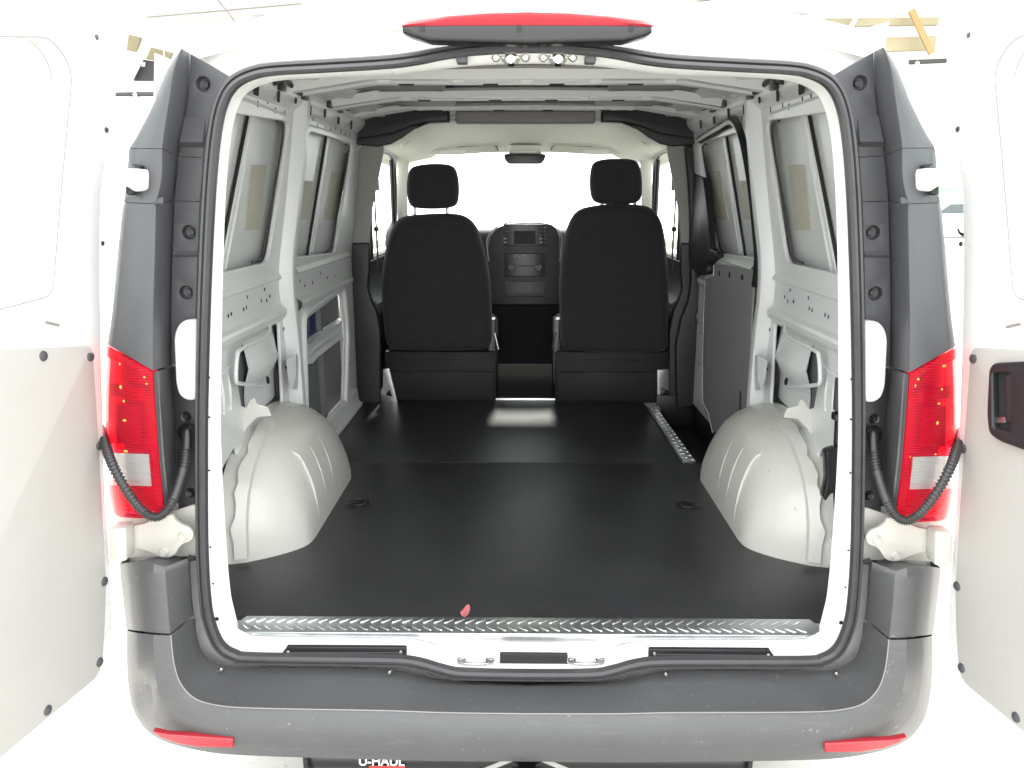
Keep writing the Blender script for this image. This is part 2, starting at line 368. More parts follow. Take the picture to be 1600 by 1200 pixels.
# ---------- rear pillar trims, jambs, tail lamps, hinges, hoses (built left, mirrored right)
R = [((278, 82), (284, 76), (297, 83), (358, 119)), ((262, 108), (272, 112), (295, 130), (338, 152)), ((245, 150), (265, 152), (292, 168), (327, 187)), ((219, 203), (257, 202), (286, 207), (321, 217)),
     ((201.5, 231.5), (253, 232), (279, 244), (317, 246)),
     ((201, 232.5), (253, 233), (278.8, 245), (317, 247)), ((198, 278), (252, 280), (275, 284), (315, 284)), ((193, 316), (243, 318), (272, 314), (312, 315)),
     ((193, 317), (243, 319), (272, 315), (312, 316)), ((189, 345), (243, 345), (271, 345), (311, 345)), ((182, 420), (241, 420), (268, 420), (308, 420)), ((175, 490), (239, 490), (267, 490), (306, 490)), ((168, 538), (239, 579), (268, 570), (306, 570)),
     ((0, 0), (240, 582), (269, 573), (306, 573)), ((0, 0), (244, 650), (273, 650), (306, 650)), ((0, 0), (249, 720), (276, 720), (305, 720)), ((0, 0), (258, 792), (279, 786), (304, 789))]
JY = .056
def lerp2(a, b, t): return (a[0]+(b[0]-a[0])*t, a[1]+(b[1]-a[1])*t)
def trim_row(o, c, i):
    P = [PY(*i, JY+.004), PY(*lerp2(c, i, .25), -.030), PY(*lerp2(c, i, .08), -.046), PY(*c, -.050), PY(*lerp2(c, o, .12), -.051), PY(*lerp2(c, o, .4), -.048), PY(*lerp2(c, o, .7), -.032), PY(*lerp2(c, o, .9), -.008), PY(*o, .03)]
    e = P[-1]; P.append(Vector((e.x-.014, .10, e.z-.004))); P.append(Vector((min(e.x-.016, skx(e.z)+.09*max(0, (e.z-1.2)/.7)-.002), .31, min(e.z-.01, 1.86))))
    return P
def dense(rows, k):
    colsN = len(rows[0]); cols = [cat([r[j] for r in rows], k) for j in range(colsN)]
    return [[cols[j][i] for j in range(colsN)] for i in range(len(cols[0]))]
LAMP = [((168, 540), (239.5, 581)), ((164.5, 600), (241.5, 612)), ((163, 650), (244.5, 655)), ((165, 720), (249.5, 722)), ((170, 775), (255, 778)), ((176, 805), (254, 806)), ((184, 808), (240, 811))]
def lampP(s, t, off=0):
    n = len(LAMP)-1; f = min(max(t, 0), .9999)*n; i = int(f); q = f-i
    o = lerp2(LAMP[i][0], LAMP[i+1][0], q); c = lerp2(LAMP[i][1], LAMP[i+1][1], q)
    ys = [(0, -.050), (.4, -.049), (.7, -.034), (.9, -.010), (1, .03)]
    for (a, b), (c2, d) in zip(ys, ys[1:]):
        if a <= min(s, 1) <= c2: y = b+(d-b)*(min(s, 1)-a)/(c2-a)
    p = PY(*lerp2(c, o, min(s, 1)), y)
    if s > 1: p += Vector((-.03*(s-1)/.6, .12*(s-1)/.6, 0))
    return p+Vector((.6*off*max(0, s-.5), off, 0))
def lamp_patch(name, s0, s1, t0, t1, off, m, parent, mir, ns=12, nt=14, solid=0):
    return loft(name, [[lampP(s0+(s1-s0)*j/ns, t0+(t1-t0)*i/nt, off) for j in range(ns+1)] for i in range(nt+1)], m, parent, 50, mir, solid=solid)
CUP = [(.0145, 0), (.0140, .006), (.012, .016), (.006, .018), (.006, .012), (0, .012)]
for mir in (False, True):
    for nm, a, b in (('upper_pillar_trim', 0, 5), ('hinge_cover', 5, 8), ('lower_pillar_trim', 8, 13)):
        rows = dense([trim_row(*R[k][:3]) for k in range(a, b)], 4)
        tr = loft(nm, rows, 'plast', VAN, 45, mir)
        jpx = [R[k][2] for k in range(a, b)]+[R[k][3] for k in range(b-1, a-1, -1)]
        if nm == 'upper_pillar_trim': cups = [(317, 131)]
        elif nm == 'lower_pillar_trim': cups = [(295, 363), (290.5, 457)]
        else: cups = []
        cc = [PY(u, v, JY-.006) for u, v in cups]
        jp = yplate('door_jamb_trim', jpx, JY, .006, 'plast', VAN, bev=.0015, holes=[((p.x, p.z), .0145) for p in cc], mir=mir)
        for p in cc:
            cp = lathe('screw_well', CUP, p, (0, 1, 0), 'plast', jp, 20, mir)
    # sloping shelf on the jamb
    for (t0, t1, b0, b1, dp) in (((289, 181), (321, 181), (280, 222), (317, 222), .014), ((270, 391), (308, 391), (269.5, 398), (308, 398), .006)):
        loft('jamb_step', [[PY(*t0, JY-.005), PY(*t1, JY-.005)], [PY(*b0, JY-.006-dp), PY(*b1, JY-.006-dp)], [PY(b0[0], b0[1]+8*dp/.014+1, JY-.005), PY(b1[0], b1[1]+8*dp/.014+1, JY-.005)]], 'plast', VAN, 15, mir)
    # strip beside the lamp and lower jamb
    rows = []
    for k in range(13, 17):
        c, i = R[k][1], R[k][2]
        rows.append([PY(*i, JY+.004), PY(*lerp2(c, i, .3), -.02), PY(*lerp2(c, i, .1), -.040), PY(*c, -.043), PY(c[0]-3, c[1], -.02)])
    loft('lamp_surround', dense(rows, 4), 'plast', VAN, 45, mir)
    yplate('lower_jamb_trim', [(269, 573), (307, 573), (306, 650), (305, 720), (304, 789), (279, 800), (276, 720), (273, 650)], JY, .006, 'dark', VAN, bev=.0015, mir=mir)
    yplate('door_stop', [(283, 501), (306, 500), (306, 626), (290, 627), (278, 618), (273, 600), (270, 530), (273, 515)], JY-.006, .035, 'paint', VAN, r=.012, bev=.010, seg=4, mir=mir)
    for u, v in ((290.5, 651), (298, 770)):
        lathe('screw', [(0, .006), (.005, .006), (.006, .002), (.010, .0035), (.012, 0)], [PY(u, v, JY-.006)][0], (0, -1, 0), 'blackp', VAN, 16, mir)
    # hinge block of the upper hinge
    hb = yplate('upper_hinge', [(178, 263), (221, 264), (223, 272), (222, 296), (211, 300), (196, 290), (178, 288)], -.03, .045, 'paint', VAN, r=.006, bev=.004, mir=mir)
    yplate('hinge_slot', [(206, 256), (219, 259), (218, 264), (211, 261.5)], -.028, .03, 'hole', hb, mir=mir)
    yplate('hinge_slot', [(197, 289), (210, 300), (200, 305), (197, 302)], -.028, .03, 'hole', hb, mir=mir)
    loft('lower_shelf', [[PY(u, v, y) for u, v, y in ((197, 307, .0), (240, 310, -.045), (254, 308, -.052))], [PY(u, v, y) for u, v, y in ((194, 316, -.005), (240, 318, -.054), (254, 317.5, -.056))]], 'plast', hb, mir=mir, solid=.004)
    # tail lamp
    tl = lamp_patch('tail_lamp', 0, 1.6, 0, 1, .022, 'chrome', VAN, mir)
    lamp_patch('lens', 0, 1.6, 0, .47, 0, 'red', tl, mir, 14, 16)
    lamp_patch('lens', 0, 1.6, .615, 1, 0, 'red', tl, mir, 14, 8)
    lamp_patch('lens', 0, .19, .47, .615, 0, 'red', tl, mir, 4, 8)
    lamp_patch('reversing_lens', .19, 1.6, .47, .615, .001, 'clearlens', tl, mir, 14, 10)
    lamp_patch('rim', 0, .12, 0.03, .93, -.004, 'red', tl, mir, 3, 14)
    lamp_patch('rim', .0, 1.02, 0.0, .045, -.004, 'red', tl, mir, 8, 2)
    lamp_patch('amber_reflector', .25, 1.0, .16, .23, .006, 'amber', tl, mir, 8, 6)
    lamp_patch('bulb_bowl', .35, .85, .27, .44, .012, 'redsolid', tl, mir, 8, 6)
    for (s_, t_) in ((.20, .075), (.13, .115), (.72, .055), (.68, .17), (.62, .245), (.60, .345), (.60, .462), (.10, .47)):
        p = lampP(s_, t_, -.0002)
        f_ = lathe('lens_glint', [(0, .0006), (.0022, .0005), (.0034, 0)], p, (.1, -1, .1), 'glint', tl, 7, mir); f_.scale = (.7+1.5*random.random(), 1, .5+.8*random.random())  # discs on the lens front, painted glints of the reflections inside
    for i in range(9):
        t_ = .48+i*.0145
        loft('prism_line', [[lampP(.2+.5*j/6, t_, -.0012) for j in range(7)], [lampP(.2+.5*j/6, t_+.006, -.0005) for j in range(7)]], 'clearlens', tl, mir=mir)
    # wiring hose
    hp = cat([PY(u, v, y) for u, v, y in ((291, 678, .035), (291.5, 690, .018), (290, 715, .006), (283, 745, -.012), (272, 778, -.045), (259, 799, -.066), (245, 808, -.078), (229, 803, -.084), (209, 783, -.088), (189, 752, -.088), (174, 722, -.07), (167, 702, -.035), (162, 686, .01), (156, 668, .08))], 22)
    nn = len(hp)
    hose_path = hp
    def pr(t):
        i = t*(nn-1); fr = t
        if .20 < t < .315: r = .0098
        else: r = .0088+.0017*(1 if round(i) % 4 < 2 else -.6)
        return circ(r, 12)
    hs = sweep('wiring_hose', hp, pr, 'hose', VAN, False, None, mir, 60)
    el = tube('hose_elbow', cat([PY(293, 670, .05), PY(293, 674, .025), PY(293, 684, .018), PY(292, 700, .012)], 5), .0125, 'blackp', hs, mir)
    lathe('hose_boot', [(.012, .012), (.016, .010), (.021, .004), (.022, 0)], PY(293, 676, JY-.006), (0, -1, 0), 'blackp', hs, 18, mir)
    # lower hinge
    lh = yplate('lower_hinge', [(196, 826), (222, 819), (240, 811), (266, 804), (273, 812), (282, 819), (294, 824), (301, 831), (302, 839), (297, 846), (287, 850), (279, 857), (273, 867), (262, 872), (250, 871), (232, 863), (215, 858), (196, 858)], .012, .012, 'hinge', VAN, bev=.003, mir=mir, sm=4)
    for u, v in ((286, 838), (256, 863)):
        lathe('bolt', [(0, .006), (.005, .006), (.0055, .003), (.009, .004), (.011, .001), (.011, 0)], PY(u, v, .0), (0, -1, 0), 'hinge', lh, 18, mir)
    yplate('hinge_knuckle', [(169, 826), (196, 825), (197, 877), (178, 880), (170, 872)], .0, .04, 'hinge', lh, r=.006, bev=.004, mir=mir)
    yplate('lamp_seat', [(176, 806), (252, 806), (300, 789), (306, 789), (306, 870), (197, 872), (178, 850)], .065, .02, 'arch', VAN, bev=.003, mir=mir)  # body white in a duller tone, recess shade put into the colour
    # upper bumper corner
    UB = [[(296, 866, .03), (293, 872, -.01), (258, 886, -.06), (240, 881, -.065), (222, 878, -.05), (200, 879, -.02), (187, 881, .03)],
          [(298, 900, .03), (294, 905, -.015), (259, 908, -.07), (240, 906, -.075), (222, 904, -.06), (202, 902, -.025), (188, 900, .03)],
          [(300, 935, .03), (296, 938, -.015), (262, 945, -.075), (242, 943, -.08), (224, 941, -.065), (205, 938, -.03), (192, 935, .03)],
          [(303, 962, .03), (297, 964, -.015), (266, 990, -.08), (245, 989, -.085), (226, 987, -.07), (209, 985, -.035), (197, 983, .03)]]
    rows = []
    for r_ in UB:
        P = [PY(*q) for q in r_]; e = P[-1]; P.append(Vector((e.x-.012, .16, e.z))); rows.append(P)
    lead = [Vector((p.x, .07, p.z-.04)) for p in rows[0]]
    rows = dense(rows, 4)
    loft('bumper_corner', [lead]+rows, 'plast2', VAN, 42, mir)
# third brake lamp
bl = yplate('high_brake_lamp', [(627, 40), (640, 39), (700, 38), (824, 37.5), (950, 38), (1008, 39), (1020, 40), (1019, 50), (1010, 55), (975, 64), (824, 68), (672, 64), (640, 55), (629, 50)], -.02, .05, 'blackp', VAN, bev=.008, seg=3)
lens_t = [(627, 38), (640, 31), (700, 22), (760, 17), (824, 15), (890, 17), (950, 22), (1008, 31), (1022, 38)]
rows = []
for f, y in ((0, -.066), (.4, -.068), (.85, -.058), (1, -.045), (1.05, .02)):
    rows.append([PY(u, 42+(v-42)*f, y) for u, v in lens_t])
loft('lens', rows, 'brakelens', bl, 60)
for u in (659, 987, 811):
    yplate('clip_hole', [(u-4, 40), (u+4, 40), (u+4, 50), (u-4, 50)], -.068, .004, 'hole', bl, r=.003)
# ---------- main bumper
BC = [[(305, 966), (297, 968), (266, 993), (240, 992), (215, 989), (198, 985)],
      [(307, 990), (299, 1000), (268, 1015), (240, 1022), (215, 1028), (198, 1030)],
      [(313, 1012), (304, 1025), (272, 1042), (243, 1058), (218, 1070), (201, 1075)],
      [(322, 1026), (312, 1042), (282, 1070), (255, 1092), (230, 1108), (212, 1118)],
      [(335, 1035), (325, 1055), (303, 1092), (285, 1118), (262, 1140), (245, 1153)],
      [(352, 1040), (345, 1063), (337, 1103), (330, 1130), (322, 1155), (312, 1173)],
      [(400, 1043), (400, 1065), (400, 1108), (400, 1135), (400, 1162), (400, 1181)],
      [(600, 1046), (600, 1066), (600, 1112), (600, 1140), (600, 1168), (600, 1187)],
      [(690, 1062), (690, 1071), (690, 1115), (690, 1142), (690, 1170), (690, 1189)],
      [(824, 1070), (824, 1073), (824, 1117), (824, 1143), (824, 1171), (824, 1190)]]
YB = [(.02, -.012, -.082, -.088, -.06, .02), (.02, -.012, -.088, -.095, -.065, .02), (.02, -.012, -.094, -.102, -.07, .015), (.02, -.012, -.098, -.108, -.08, .0), (.02, -.012, -.10, -.112, -.092, -.02),
      (.02, -.012, -.102, -.116, -.108, -.06), (.02, -.012, -.103, -.118, -.115, -.08), (.02, -.012, -.105, -.121, -.119, -.085), (.02, -.012, -.106, -.122, -.12, -.085), (.02, -.012, -.106, -.122, -.12, -.085)]
rows = []
for c_, yy in zip(BC, YB):
    A, B, C3, D, E_, F_ = [PY(*q, y) for q, y in zip(c_, yy)]
    out = D-C3; inn = (B-C3)
    P = [A, B, C3+inn*.12, C3+inn*.03, C3+out*.08, C3+out*.3, D, D.lerp(E_, .5), E_, E_.lerp(F_, .5)+(E_-D)*.1, F_]
    P.append(Vector((F_.x*.985, .10, F_.z+.006)))
    rows.append(P)
rows = dense(rows, 6)
mirr = [[Vector((-p.x, p.y, p.z)) for p in r] for r in rows[::-1]]
for p in rows[-1]: p.x = 0
rows = rows+mirr[1:]
bmp = loft('bumper', rows, 'plast2', VAN, 38)
# dent pressed into one corner
me = bmp.data
dc = PY(222, 1082, -.06)
for v in me.vertices:
    d = Vector(((v.co.x-dc.x)*1.0, (v.co.y-dc.y)*.4, (v.co.z-dc.z)*.8)).length
    if d < .055: v.co += Vector((.6, 1.0, .05))*.022*(1-(d/.055)**2)**2
# worn bright edge along the step
we = [r[3]+Vector((0, -.0004, .0006)) for r in rows]
sweep('worn_edge', we, circ(.0014, 6), 'taupe', bmp, False, (0, -1, 0))
for mir in (False, True):
    yplate('reflector', [(238, 1143), (262, 1148), (364, 1155), (363, 1169), (310, 1168), (275, 1162), (250, 1153)], -.105, .0165, 'redsolid', bmp, bev=.003, mir=mir)
# hitch with lettering
hx = tube('hitch_receiver', [(-.52, .03, .285), (-.2, .03, .285), (.2, .03, .285), (.52, .03, .285)], .032, 'blackp', VAN, k=20)
for sx in (-.52, .52): box('end_plate', (sx, .03, .30), (.012, .10, .12), 'blackp', hx, .003)
box('receiver_tube', (0, -.01, .26), (.07, .16, .07), 'blackp', hx, .004)
for sx in (-1, 1): box('gusset', (sx*.07, -.0, .285), (.10, .004, .012), 'steel', hx, rot=Matrix.Rotation(math.radians(sx*25), 3, 'Y'))
def text(name, s, size, loc, rx, m, parent, ext=.0004):
    cu = bpy.data.curves.new('t', 'FONT'); cu.body = s; cu.size = size; cu.extrude = ext; cu.align_x = 'CENTER'; cu.align_y = 'CENTER'; cu.offset = size*.02
    me = curve_mesh(cu); bpy.data.curves.remove(cu); me.materials.clear(); me.materials.append(M[m])
    o = bpy.data.objects.new(name, me); link(o, parent); o.location = loc; o.rotation_euler = (rx, 0, 0); return o
text('lettering', 'U-HAUL', .030, PY(596, 1190, -.004), math.radians(75), 'white', hx)
box('sticker_band', PY(605, 1199, -.006), (.085, .002, .009), 'redprint', hx)

# ---------- rear doors
DA = math.radians(10)
def door(mir):
    H = Vector((-.93, -.06, 0)); d = Vector((-math.sin(DA), -math.cos(DA), 0)); n = Vector((math.cos(DA), -math.sin(DA), 0))
    def q(u, v): p = PP(u, v, H, n); return Vector(((p-H).dot(d), p.z))
    edge = [q(*e) for e in ((190, -45), (187, 60), (183, 150), (172, 228), (160, 300), (158, 420), (160, 540), (163, 650), (167, 800), (172, 850), (177, 950), (176, 1040), (165, 1078), (145, 1095))]
    bz = q(145, 1095).y
    out = edge+[Vector((.30, bz-.012)), Vector((.66, bz-.012)), Vector((.71, bz+.05)), Vector((.73, 1.2)), Vector((.71, 1.5)), Vector((.66, 1.80)), Vector((.62, 1.90)), Vector((.2, 1.93))]
    w0 = [q(*e) for e in ((113, 108), (100, 240), (92, 330), (84, 430), (80, 462))]
    wz = q(80, 462).y
    win = w0+[Vector((.30, wz-.02)), Vector((.62, wz-.02)), Vector((.60, 1.80)), Vector((.30, 1.83)), q(80, 58)]
    out2 = rr(out, .03)
    # plane frame: n must be ex x ey
    ex, ey = -d, EZ
    fl = lambda L: [(-a.x, a.y) for a in L]
    dr = plate('rear_door', [fl(out2), fl(rr(win, .035))], H-n*.045, ex, ey, .045, 'paint', VAN, .008, 3, mir)
    dr['label'] = 'white rear door swung open with pale lining board'
    plate('door_skin', [fl(rr([Vector((a.x, a.y)) for a in out], .03)), fl(rr(win, .05))], H-n*.065, ex, ey, .012, 'paint', dr, .003, 2, mir)
    plate('window_pane', [fl(rr(win, .035))], H-n*.058, ex, ey, .004, 'glass', dr, 0, 1, mir)
    # window rubber
    wp = [H+d*p.x+EZ*p.y+n*.001 for p in rr(win, .045, 6)]
    sweep('window_seal', wp, circ(.0015, 6), 'taupe', dr, True, n, mir)
    # lining board
    pb = [q(*e) for e in ((0, 546), (120, 541), (138, 541), (141, 560), (145, 620), (151, 720), (158, 850), (161, 910), (159, 980), (155, 1038), (146, 1058), (0, 1179))]
    z0 = pb[0].y; pb = [Vector((.64, z0+.01))]+pb+[Vector((.64, pb[-1].y-.03))]
    bd = plate('lining_board', [fl(rr(pb, .018))], H+n*.001, ex, ey, .007, 'board', dr, .002, 2, mir)
    fast = [(62, 556), (136, 557), (150, 696), (158, 908), (150.5, 1034), (69, 1109)]
    if mir: fast = fast[1:]
    ft = None
    for e in fast:
        p = q(*e); c = H+d*p.x+EZ*p.y+n*.008
        lathe('fastener', [(0, .0045), (.005, .004), (.0095, .002), (.0105, 0)], c, n, 'greyp', bd, 16, mir)
    for e in ((151, 58), (166, 203), (160, 380)):
        p = q(*e); c = H+d*p.x+EZ*p.y+n*.0005
        lathe('plug', [(0, .002), (.005, .0015), (.006, 0)], c, n, 'greyp', dr, 12, mir)
    # pressed crease and slot on the inner panel
    for a, b in (((70, 503), (91, 508)),):
        pa, pb2 = q(*a), q(*b)
        tube('slot', [H+d*pa.x+EZ*pa.y+n*.001, H+d*pb2.x+EZ*pb2.y+n*.001], .003, 'taupe', dr, mir, 8)
    if mir:  # pull handle set into the board
        hp_ = [q(1655-u, v) for u, v in ((1553, 572), (1560, 563), (1610, 560), (1625, 570), (1628, 690), (1615, 700), (1570, 684), (1553, 672), (1550, 640))]
        hl = plate('pull_handle', [fl(rr(hp_, .014)), fl(rr([q(1655-u, v) for u, v in ((1558, 578), (1585, 578), (1586, 668), (1560, 664))], .008))], H+n*.0085, ex, ey, .016, 'dark', dr, .004, 3, mir)
        plate('recess', [fl([q(1655-u, v) for u, v in ((1555, 575), (1590, 575), (1590, 671), (1557, 667))])], H+n*.0087, ex, ey, .001, 'hole', hl, 0, 1, mir)
        plate('grip', [fl(rr([q(1655-u, v) for u, v in ((1576, 580), (1589, 579), (1590, 655), (1577, 655))], .006))], H+n*.010, ex, ey, .014, 'dark', hl, .004, 3, mir)
        p0, p1 = q(1655-1560, 654), q(1655-1572, 658)
        plate('catch', [fl([q(1655-u, v) for u, v in ((1559, 647), (1572, 646), (1574, 655), (1560, 656))])], H+n*.0102, ex, ey, .006, 'steel', hl, .001, 1, mir)
    return dr
door(False); door(True)

# ================================================================== load space interior
WO = Vector((-.86, 0, 1.30)); WE = Vector((.123, 0, 1)).normalized()
def wu(y, z): return (y, (z-1.30)/WE.z)
def wup(y, z, off=0): return WO+EY*y+WE*((z-1.30)/WE.z)+EY.cross(WE)*off
for mir in (False, True):
    b1 = [(.36, 1.80), (1.165, 1.84), (1.012, 1.385), (.36, 1.388)]
    b2 = [(1.40, 1.83), (2.205, 1.835), (1.995, 1.352), (1.336, 1.378)]
    wf = plate('wall_frame', [rr([Vector(wu(*p)) for p in ((.28, 1.30), (2.36, 1.30), (2.36, 1.95), (.28, 1.93))], .01)]+[rr([Vector(wu(*p)) for p in b], .055, 6) for b in (b1, b2)],
               WO-EY.cross(WE)*.014, EY, WE, .014, 'inner', VAN, .004, 3, mir)
    # pressed outer frame bead round each bay
    for bay, (x0, x1, x2, x3) in ((b1, (.33, 1.33, 1.17, .33)), (b2, (1.36, 2.26, 2.07, 1.27))):
        pass
    # skin inside each bay and its bracing strip
    def skq(u, v, off):
        n_ = EY.cross(WE); p = PP(u, v, WO+n_*off, n_); return (p.y, p.z)
    for bi, b in enumerate((b1, b2)):
        zt, zb = (1.90, 1.33)
        pn = plate('outer_skin', [[wu(b[0][0]-.10, zt), wu(b[1][0]+.12, zt), wu(b[2][0]+.16, zb), wu(b[3][0]-.10, zb)]], WO-EY.cross(WE)*.052, EY, WE, .003, 'inner', VAN, mir=mir)
        BL = ((389, 186), (343, 424)) if bi == 0 else ((512, 209), (482, 398))
        s0, s1 = skq(*BL[0], -.035), skq(*BL[1], -.035)
        ds = Vector((s0[0]-s1[0], s0[1]-s1[1])); s0 = (s0[0]+ds.x*.16, s0[1]+ds.y*.16); s1 = (s1[0]-ds.x*.10, s1[1]-ds.y*.10)
        tube('sealant_bead', [wup(*s0, -.040), wup(s0[0]*.5+s1[0]*.5, (s0[1]+s1[1])/2, -.040), wup(*s1, -.040)], .0055, 'hole', pn, mir, 8)
        wd_ = 1.0 if bi == 0 else 1.3
        PR = [(.008, -.049), (.016, -.034), (.030, -.033), (.036, -.038), (.046, -.038), (.052, -.033), (.066, -.034), (.076, -.049)]
        loft('window_brace', [[wup(q[0]+o*wd_, q[1], h) for o, h in PR] for q in (s0, s1)], 'inner', pn, 25, mir)
        e0, e1, e2 = b[1], b[2], b[3]
        bead = [wup(e0[0]-.10, e0[1]-.010, -.016), wup(e0[0]-.045, e0[1]-.012, -.016), wup(e0[0]-.022, e0[1]-.06, -.016), wup(e1[0]-.002, e1[1]+.07, -.016), wup(e1[0]-.035, e1[1]+.016, -.016), wup(e1[0]-.12, e1[1]+.006, -.016)]
        tube('edge_sealant', cat(bead, 4), .0042, 'rubber', pn, mir, 8)
        pads = (((381, 362), (405, 362), (416, 262), (392, 262)), ((290, 330), (338, 330), (350, 255), (300, 255))) if bi == 0 else (((466, 345), (482, 345), (488, 285), (473, 285)), ((505, 345), (524, 345), (536, 270), (519, 270)))
        for pd in pads:
            plate('damping_pad', [[wu(*skq(u, v, -.047)) for u, v in pd]], WO-EY.cross(WE)*.0485, EY, WE, .004, 'pad', pn, 0, 1, mir)
    # wavy top trim of the frame: pressed upper rail with holes
    rail = [wup(.28, 1.925, .0), wup(.9, 1.935, 0), wup(1.6, 1.945, 0), wup(2.36, 1.95, 0)]
    sweep('roof_rail', rail, [(-.045, -.02), (-.040, .012), (-.025, .026), (.02, .030), (.04, .018), (.06, .0)], 'inner', VAN, False, (1 if True else -1, 0, -.12), mir)
    for (y, z, a, b) in ((.72, 1.905, .022, .03), (.93, 1.90, .012, .02), (1.12, 1.91, .01, .014), (1.30, 1.895, .02, .016), (1.52, 1.91, .014, .02), (1.75, 1.90, .018, .014), (2.0, 1.905, .014, .018)):
        plate('access_hole', [rr([Vector(wu(y-a, z-b)), Vector(wu(y+a, z-b)), Vector(wu(y+a, z+b)), Vector(wu(y-a, z+b))], .006)], WO+EY.cross(WE)*.0265, EY, WE, .002, 'hole', wf, mir=mir)
    # belt rail with its bright ledges
    for (y0, y1) in ((.30, 1.13), (1.33, 2.26)):
        loft('belt_rail', [[Vector((-.86+h, y, z)) for h, z in ((0, 1.345), (.012, 1.33), (.016, 1.322), (.003, 1.312), (.002, 1.232), (.004, 1.225), (.022, 1.216), (.026, 1.206), (.02, 1.19), (0, 1.17))] for y in [y0+(y1-y0)*k/8 for k in range(9)]], 'inner', VAN, 22, mir)
    for y, z in ((.42, 1.27), (.52, 1.26), (.545, 1.262), (.63, 1.262), (.655, 1.264), (.76, 1.263), (.785, 1.265), (.80, 1.295), (.93, 1.268), (.97, 1.30), (.985, 1.262), (1.02, 1.272), (1.40, 1.285), (1.46, 1.26), (1.58, 1.26), (1.72, 1.285), (1.83, 1.255), (1.97, 1.25)):
        lathe('rail_hole', [(0, .0012), (.006, .0012), (.0065, 0)], (-.857, y, z), (1, 0, 0), 'hole', wf, 8, mir).scale = (1, .55, 1) if random.random() < .6 else (1, .8, 1)
    # pillar between the bays
    pp = [wup(1.275, 1.93, .0), wup(1.262, 1.75, .0), wup(1.235, 1.55, 0), wup(1.205, 1.38, .0), Vector((-.858, 1.215, 1.25)), Vector((-.858, 1.24, 1.1)), Vector((-.858, 1.25, .9)), Vector((-.858, 1.25, .6))]
    sweep('body_pillar', cat(pp, 4), [(-.095, -.012), (-.075, .014), (-.050, .022), (-.020, .024), (.0, .036), (.025, .044), (.05, .040), (.065, .02), (.075, -.012)], 'inner', VAN, False, (1, 0, 0), mir, 30)
    # lower wall
    o1 = [(.66, 1.13), (.86, 1.20), (1.12, 1.175), (1.10, .88), (.70, .92)]
    c1 = [(1.42, 1.125), (2.10, 1.16), (2.13, .95), (2.02, .645), (1.60, .655), (1.39, .76)]
    o0 = [(.36, .80), (.62, .88), (.66, .70), (.38, .62)]
    lw = plate('lower_wall_panel', [[(.24, .57), (2.36, .57), (2.36, 1.32), (.24, 1.32)], rr([Vector(p) for p in o1], .03), rr([Vector(p) for p in c1], .04), rr([Vector(p) for p in o0], .03)],
               (-.872, 0, 0), EY, EZ, .012, 'inner', VAN, .004, 3, mir)
    # grey backing plates added to paint the cavity shade behind the openings
    plate('cavity_shade_plate', [[(1.34, .60), (2.22, .60), (2.22, 1.21), (1.34, 1.21)]], (-.908, 0, 0), EY, EZ, .003, 'cavity_shade', VAN, mir=mir)
    plate('cavity_shade_plate', [[(.60, .84), (1.18, .84), (1.18, 1.24), (.60, 1.24)]], (-.912, 0, 0), EY, EZ, .003, 'cavity_shade', VAN, mir=mir)
    loft('cavity_rib', [[Vector((-.906+h, y, z)) for h, y in ((0, 1.78), (.02, 1.80), (.02, 1.83), (0, 1.85))] for z in (.62, .9, 1.2)], 'cavity_shade', VAN, 25, mir)
    plate('cavity_shade_plate', [[(.30, .57), (.72, .57), (.72, .93), (.30, .93)]], (-.910, 0, 0), EY, EZ, .003, 'cavity_shade', VAN, mir=mir)
    plate('pressed_pad', [rr([Vector(p) for p in ((.34, .985), (.655, 1.01), (.66, 1.125), (.34, 1.10))], .02)], (-.861, 0, 0), EY, EZ, .007, 'inner', lw, .003, 2, mir)
    for k in range(5):
        tube('pressed_bead', [Vector((-.858, .37+.055*k, .995)), Vector((-.853, .37+.055*k, 1.05)), Vector((-.858, .37+.055*k, 1.10))], .004, 'inner', lw, mir, 6)
    for y, z in ((1.335, 1.10), (1.345, .95), (1.335, .80), (1.16, 1.14), (1.155, 1.0), (2.20, 1.10), (2.22, .95), (2.21, .80), (2.24, 1.22)):
        lathe('wall_hole', [(0, .0012), (.0065, .0012), (.007, 0)], (-.859, y, z), (1, 0, 0), 'hole', lw, 8, mir)
    for k in range(17):
        y = .62+k*.092+random.uniform(-.02, .02); z = 1.868+random.uniform(-.010, .012)
        if abs(y-1.25) < .09: continue
        plate('rail_slot', [[wu(y-.0035, z-.009), wu(y+.0035, z-.009), wu(y+.0035, z+.009), wu(y-.0035, z+.009)]], WO+EY.cross(WE)*.0002, EY, WE, .001, 'hole', wf, mir=mir)
    for b_0, b_1, zz in ((.40, 1.10, 1.855), (1.42, 2.18, 1.85)):
        tube('frame_bead', [wup(b_0, zz, .0), wup((b_0+b_1)/2, zz+.004, .002), wup(b_1, zz+.002, 0)], .0045, 'inner', wf, mir, 6)
    # edge bead round the forward opening
    if not mir:
        bp_ = [Vector((-.858, y, z)) for y, z in rr([Vector(p) for p in ((1.415, 1.15), (2.13, 1.185), (2.17, .95), (2.05, .62), (1.59, .628), (1.37, .74))], .05)]
        sweep('opening_flange', bp_, [(-.014, -.004), (-.012, .01), (-.004, .014), (.010, .010), (.014, -.004)], 'inner', lw, True, (1, 0, 0), mir, 30)
        tr_ = loft('cavity_brace', [[Vector((-.885+h, y, z+dz)) for h, z in ((-.01, 1.03), (.02, 1.025), (.012, .995), (.018, .985), (.012, .965), (.02, .945), (-.01, .94))] for y, dz in ((1.36, .02), (1.55, -.01), (1.62, .0), (2.16, .0))], 'inner', VAN, 25, mir)
